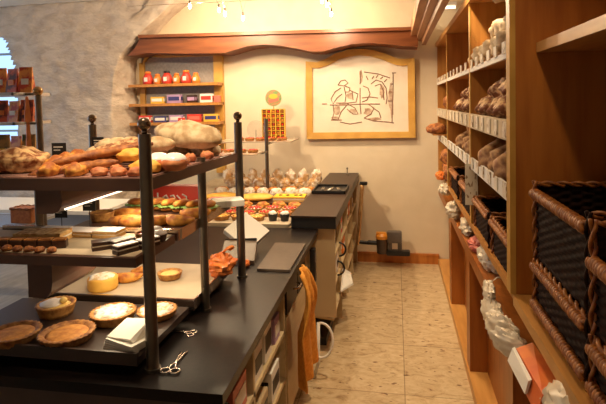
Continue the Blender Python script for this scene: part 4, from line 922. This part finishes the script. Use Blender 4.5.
# glass shelf above with trays and honeycomb rack
gsf = thing('glass_shelf_stand', 'small glass shelf on a brown post above the far pastry counter', 'shelf', (-1.35, 4.5, FD)); B = (-1.35, 4.5, FD)
GZ = 1.26
part('glass_shelf', MB().box(-1.95, -1.19, 4.10, 4.40, GZ, GZ+.012), mat('pale_shelf_edge', (.55, .42, .30), None, .2), gsf, B)
part('upper_glass_shelf', MB().box(-1.75, -.98, 4.62, 5.02, GZ+.07, GZ+.082), mat('pale_shelf_edge', (.55, .42, .30), None, .2), gsf, B)
part('post', MB().tube([(-1.20, 4.55, FD), (-1.20, 4.55, GZ+.30)], .017, 16), STEEL, gsf, B, smooth='auto')
part('post', MB().tube([(-1.85, 4.55, FD), (-1.85, 4.55, GZ+.07)], .017, 16), STEEL, gsf, B, smooth='auto')
part('cross_rail', MB().box(-1.90, -1.19, 4.385, 4.40, GZ-.014, GZ).box(-1.21, -1.19, 4.385, 4.56, GZ-.014, GZ), STEEL, gsf, B)
part('riser', MB().box(-1.21, -1.19, 4.56, 4.90, GZ+.055, GZ+.07), STEEL, gsf, B)
rowof(tart(.05, .025, BERRY, 'x', top='berries', name='berry_tartlet'), 4.26, [-1.25, -1.36, -1.47, -1.58, -1.69, -1.80], 'berry tartlet', 'raised lower glass shelf', z=GZ+.012, dy=.01)
rowof(tart(.05, .025, CREAM, 'x', top='berries', name='cream_tartlet'), 4.74, [-1.09, -1.20+.0, -1.31, -1.42, -1.53], 'cream tartlet', 'raised upper glass shelf', z=GZ+.082, dy=.01)
# honeycomb rack + disc
q0 = W(263, 137, Y=4.92); q1 = W(284.5, 109, Y=4.92); wk = q1.x-q0.x; hk = q1.z-(GZ+.082)
hr = thing('sweet_rack', 'small golden and red rack of square compartments with sweets against the wall', 'rack', (q0.x, 4.92, GZ+.082))
mb = MB(); nx, nz_ = 5, 7
for i in range(nx+1): mb.box(wk*i/nx-.004, wk*i/nx+.004, -.02, .03, 0, hk)
for j in range(nz_+1): mb.box(0, wk, -.018, .028, hk*j/nz_-.003, hk*j/nz_+.003)
mb.build('grid', GOLD, hr); MB().box(0, wk, .03, .036, 0, hk).build('back_panel', CHOC, hr)
mb = MB(); mb2 = MB()
for i in range(nx):
    for j in range(nz_): (mb if (i+j) % 2 else mb2).ball((wk*(i+.5)/nx, 0, hk*(j+.45)/nz_), wk/nx*.3, .015, hk/nz_*.3, 0, 0, 8, 6)
mb.build('red_sweets', BERRY, hr, True); mb2.build('brown_sweets', GOLDEN, hr, True)
q = W(272.5, 98, Y=4.93); rr = 8.5*4.93/500
dsn = thing('round_sign', 'round green and red patterned sign above the sweet rack', 'sign', (q.x, 4.95, q1.z))
MB().prism([(rr*math.cos(a), q.z-q1.z+rr*math.sin(a)) for a in [k*2*PI/32 for k in range(32)]], -.006, .006).build('disc', mat('green_patterned_disc', (.12, .30, .10), (.50, .20, .10), .5, 45), dsn)
MB().prism([(rr*.55*math.cos(a), q.z-q1.z+rr*.2+rr*.3*math.sin(a)) for a in [k*2*PI/24 for k in range(24)]], -.009, -.006).build('yellow_emblem', GOLD, dsn)
MB().prism([(-rr*.7, q.z-q1.z-.02), (rr*.7, q.z-q1.z), (rr*.6, q.z-q1.z-.03), (-rr*.5, q.z-q1.z-.05)], -.009, -.006).build('red_ribbon', PINKC, dsn)
MB().tube([(0, 0, -hk*.9), (0, 0, q.z-q1.z-rr*.9)], .005, 8).build('stem', ORNG, dsn)
dsn.location.y = 4.97
# clear dome
t = thing('fan_disc', 'faint grey wire disc standing behind the far ball topped post', 'disc', (W(252, 130, Y=4.76).x, 4.9, GZ+.082))
mb = MB()
for k in range(7):
    r_ = .09*(k+1)/7; mb.tube([(r_*math.cos(a), 0, .1+r_*math.sin(a)) for a in [j*2*PI/24 for j in range(25)]], .0025, 5)
mb.build('wire_rings', mat('grey_wire', (.42, .34, .26), None, .4), t, True); MB().tube([(0, 0, 0), (0, 0, .1)], .004, 6).build('foot', STEEL, t)

# ---------------------------------------------------------------- packet rack at the left
RX, RY = W(18, 100, Y=3.0).x, 3.0
zs = [W(10, y, Y=3.0).z for y in (93, 122, 166, 222)]
rk = thing('wire_rack', 'chromed wire rack with colourful packets standing before the arched window', 'rack', (RX, RY, 0)); B = (RX, RY, 0)
X0, X1 = W(-60, 100, Y=3).x, W(26, 100, Y=3).x
for z in zs:
    mb = MB().box(X0, X1, RY-.12, RY-.11, z-.02, z).box(X1-.01, X1, RY-.12, RY+.25, z-.02, z).box(X0, X1, RY+.24, RY+.25, z-.02, z)
    for k in range(14): yy = RY-.10+.025*k; mb.box(X0, X1, yy, yy+.006, z-.012, z-.006)
    part('wire_shelf', mb, mat('pale_chrome', (.62, .60, .60), None, .3, metal=.6), rk, B)
part('post', MB().tube([(W(38, 95, Y=3).x, 3.0, 0), (W(38, 95, Y=3).x, 3.0, 1.79)], .022, 16), STEEL, rk, B, smooth='auto')
part('ball_finial', MB().ball((W(38, 95, Y=3).x, 3.0, 1.79+.03), .033, .033, .033), BRASS, rk, B, smooth=True)
part('arm', MB().box(X1, W(38, 95, Y=3).x, 2.99, 3.01, zs[0]-.02, zs[0]-.005).box(X1, W(38, 95, Y=3).x, 2.99, 3.01, zs[1]-.02, zs[1]-.005), STEEL, rk, B)
PK = mat('red_gold_packet', (.50, .05, .02), (.75, .28, .05), .35, 16, lo=.45, hi=.55)
PK2 = mat('dark_red_packet', (.10, .02, .015), (.62, .10, .03), .35, 14, lo=.45, hi=.55)
PK3 = mat('green_gold_packet', (.10, .09, .03), (.40, .20, .04), .35, 14, lo=.45, hi=.55)
def packet(w_, h, m_, label, p, rz):
    t = thing('snack_packet', label, 'packet', p, rz)
    MB().hexa([(-w_/2, -.03, 0), (w_/2, -.03, 0), (w_/2, .03, 0), (-w_/2, .03, 0), (-w_/2*.9, -.003, h), (w_/2*.9, -.003, h), (w_/2*.9, .003, h), (-w_/2*.9, .003, h)]).build('bag_body', m_, t)
    MB().box(-w_/2*.92, w_/2*.92, -.004, .004, h, h+.015).build('sealed_top', m_, t); MB().box(-w_*.25, w_*.25, -.024, -.016, h*.35, h*.6).build('front_label', ORNG if m_ is PK2 else WHITE if m_ is not PK3 else GOLD, t); return t
for lv, (z, hh_, ms, nm) in enumerate(((zs[0], .16, (PK, PK2, PK, PK2), 'top'), (zs[1], .135, (PK2, PK, PK2, PK), 'second'), (zs[2], .20, (PK3, PK, PK3, PK3), 'third'))):
    for i in range(4):
        xx = W(27-i*13, 100, Y=3).x-.03
        packet(.098, hh_*(1-.05*(i % 2)), ms[i], f'{ordl(i,4)} {"red and gold" if ms[i] is PK else "dark red" if ms[i] is PK2 else "olive green"} packet from the right on the {nm} wire shelf', (xx, RY+.04, z), .15*(-1)**i)
PYR = ORNG
for i, (z, hh_) in enumerate(((zs[1], .17), (zs[2], .36))):
    xx = W(29, 100, Y=2.95).x
    tag(put(MB().lathe([(.03, 0), (.012, hh_*.95), (.004, hh_)], 4).build('paper_cone', mat('orange_paper', (.55, .17, .05), (.66, .24, .08), .5, 20)), (xx, 2.93, z)), ['tall orange paper cone at the right end of the second wire shelf', 'taller orange paper cone at the right end of the third wire shelf'][i], 'cone')
q = W(22, 212, Y=3); t = thing('jar_basket', 'small orange basket at the right end of the lowest wire shelf', 'basket', (q.x+.02, 3.02, zs[3]))
MB().box(-.08, .08, -.06, .06, 0, .10, bev=.008).build('basket_body', mat('orange_basket', (.42, .13, .04), (.55, .20, .06), .6, 60), t); MB().rope([(-.08, -.06, .10), (.08, -.06, .10), (.08, .06, .10), (-.08, .06, .10), (-.08, -.06, .10)], .008).build('rim', WICK, t, True)
# pale low cabinet behind case at left
cbn = thing('side_table', 'pale blue grey side table left behind the display case', 'table', (-2.9, 3.4, 0)); B = (-2.9, 3.4, 0)
for lx, ly in ((-4.1, 3.8), (-2.5, 3.8), (-4.1, 4.15), (-2.5, 4.15)): part('leg', MB().box(lx-.02, lx+.02, ly-.02, ly+.02, 0, .6), STEEL, cbn, B)
part('body', MB().box(-4.2, -2.42, 3.72, 4.2, .6, .82), mat('pale_blue_laminate', (.34, .37, .42), None, .5), cbn, B); part('top', MB().box(-4.25, -2.38, 3.68, 4.22, .82, .85), WHITE, cbn, B)
for i, (x, s) in enumerate(((-3.0, 1), (-2.7, .8))):
    t = thing('storage_jar', ['left pale jar on the side table', 'right smaller pale jar on the side table'][i], 'jar', (x, 3.9, .85)); MB().lathe([(.05*s, 0), (.055*s, .1*s), (.04*s, .13*s)], 20).build('jar_body', PAPER, t, True); MB().lathe([(.042*s, .13*s), (.042*s, .15*s)], 20).build('lid', STEEL, t, True)
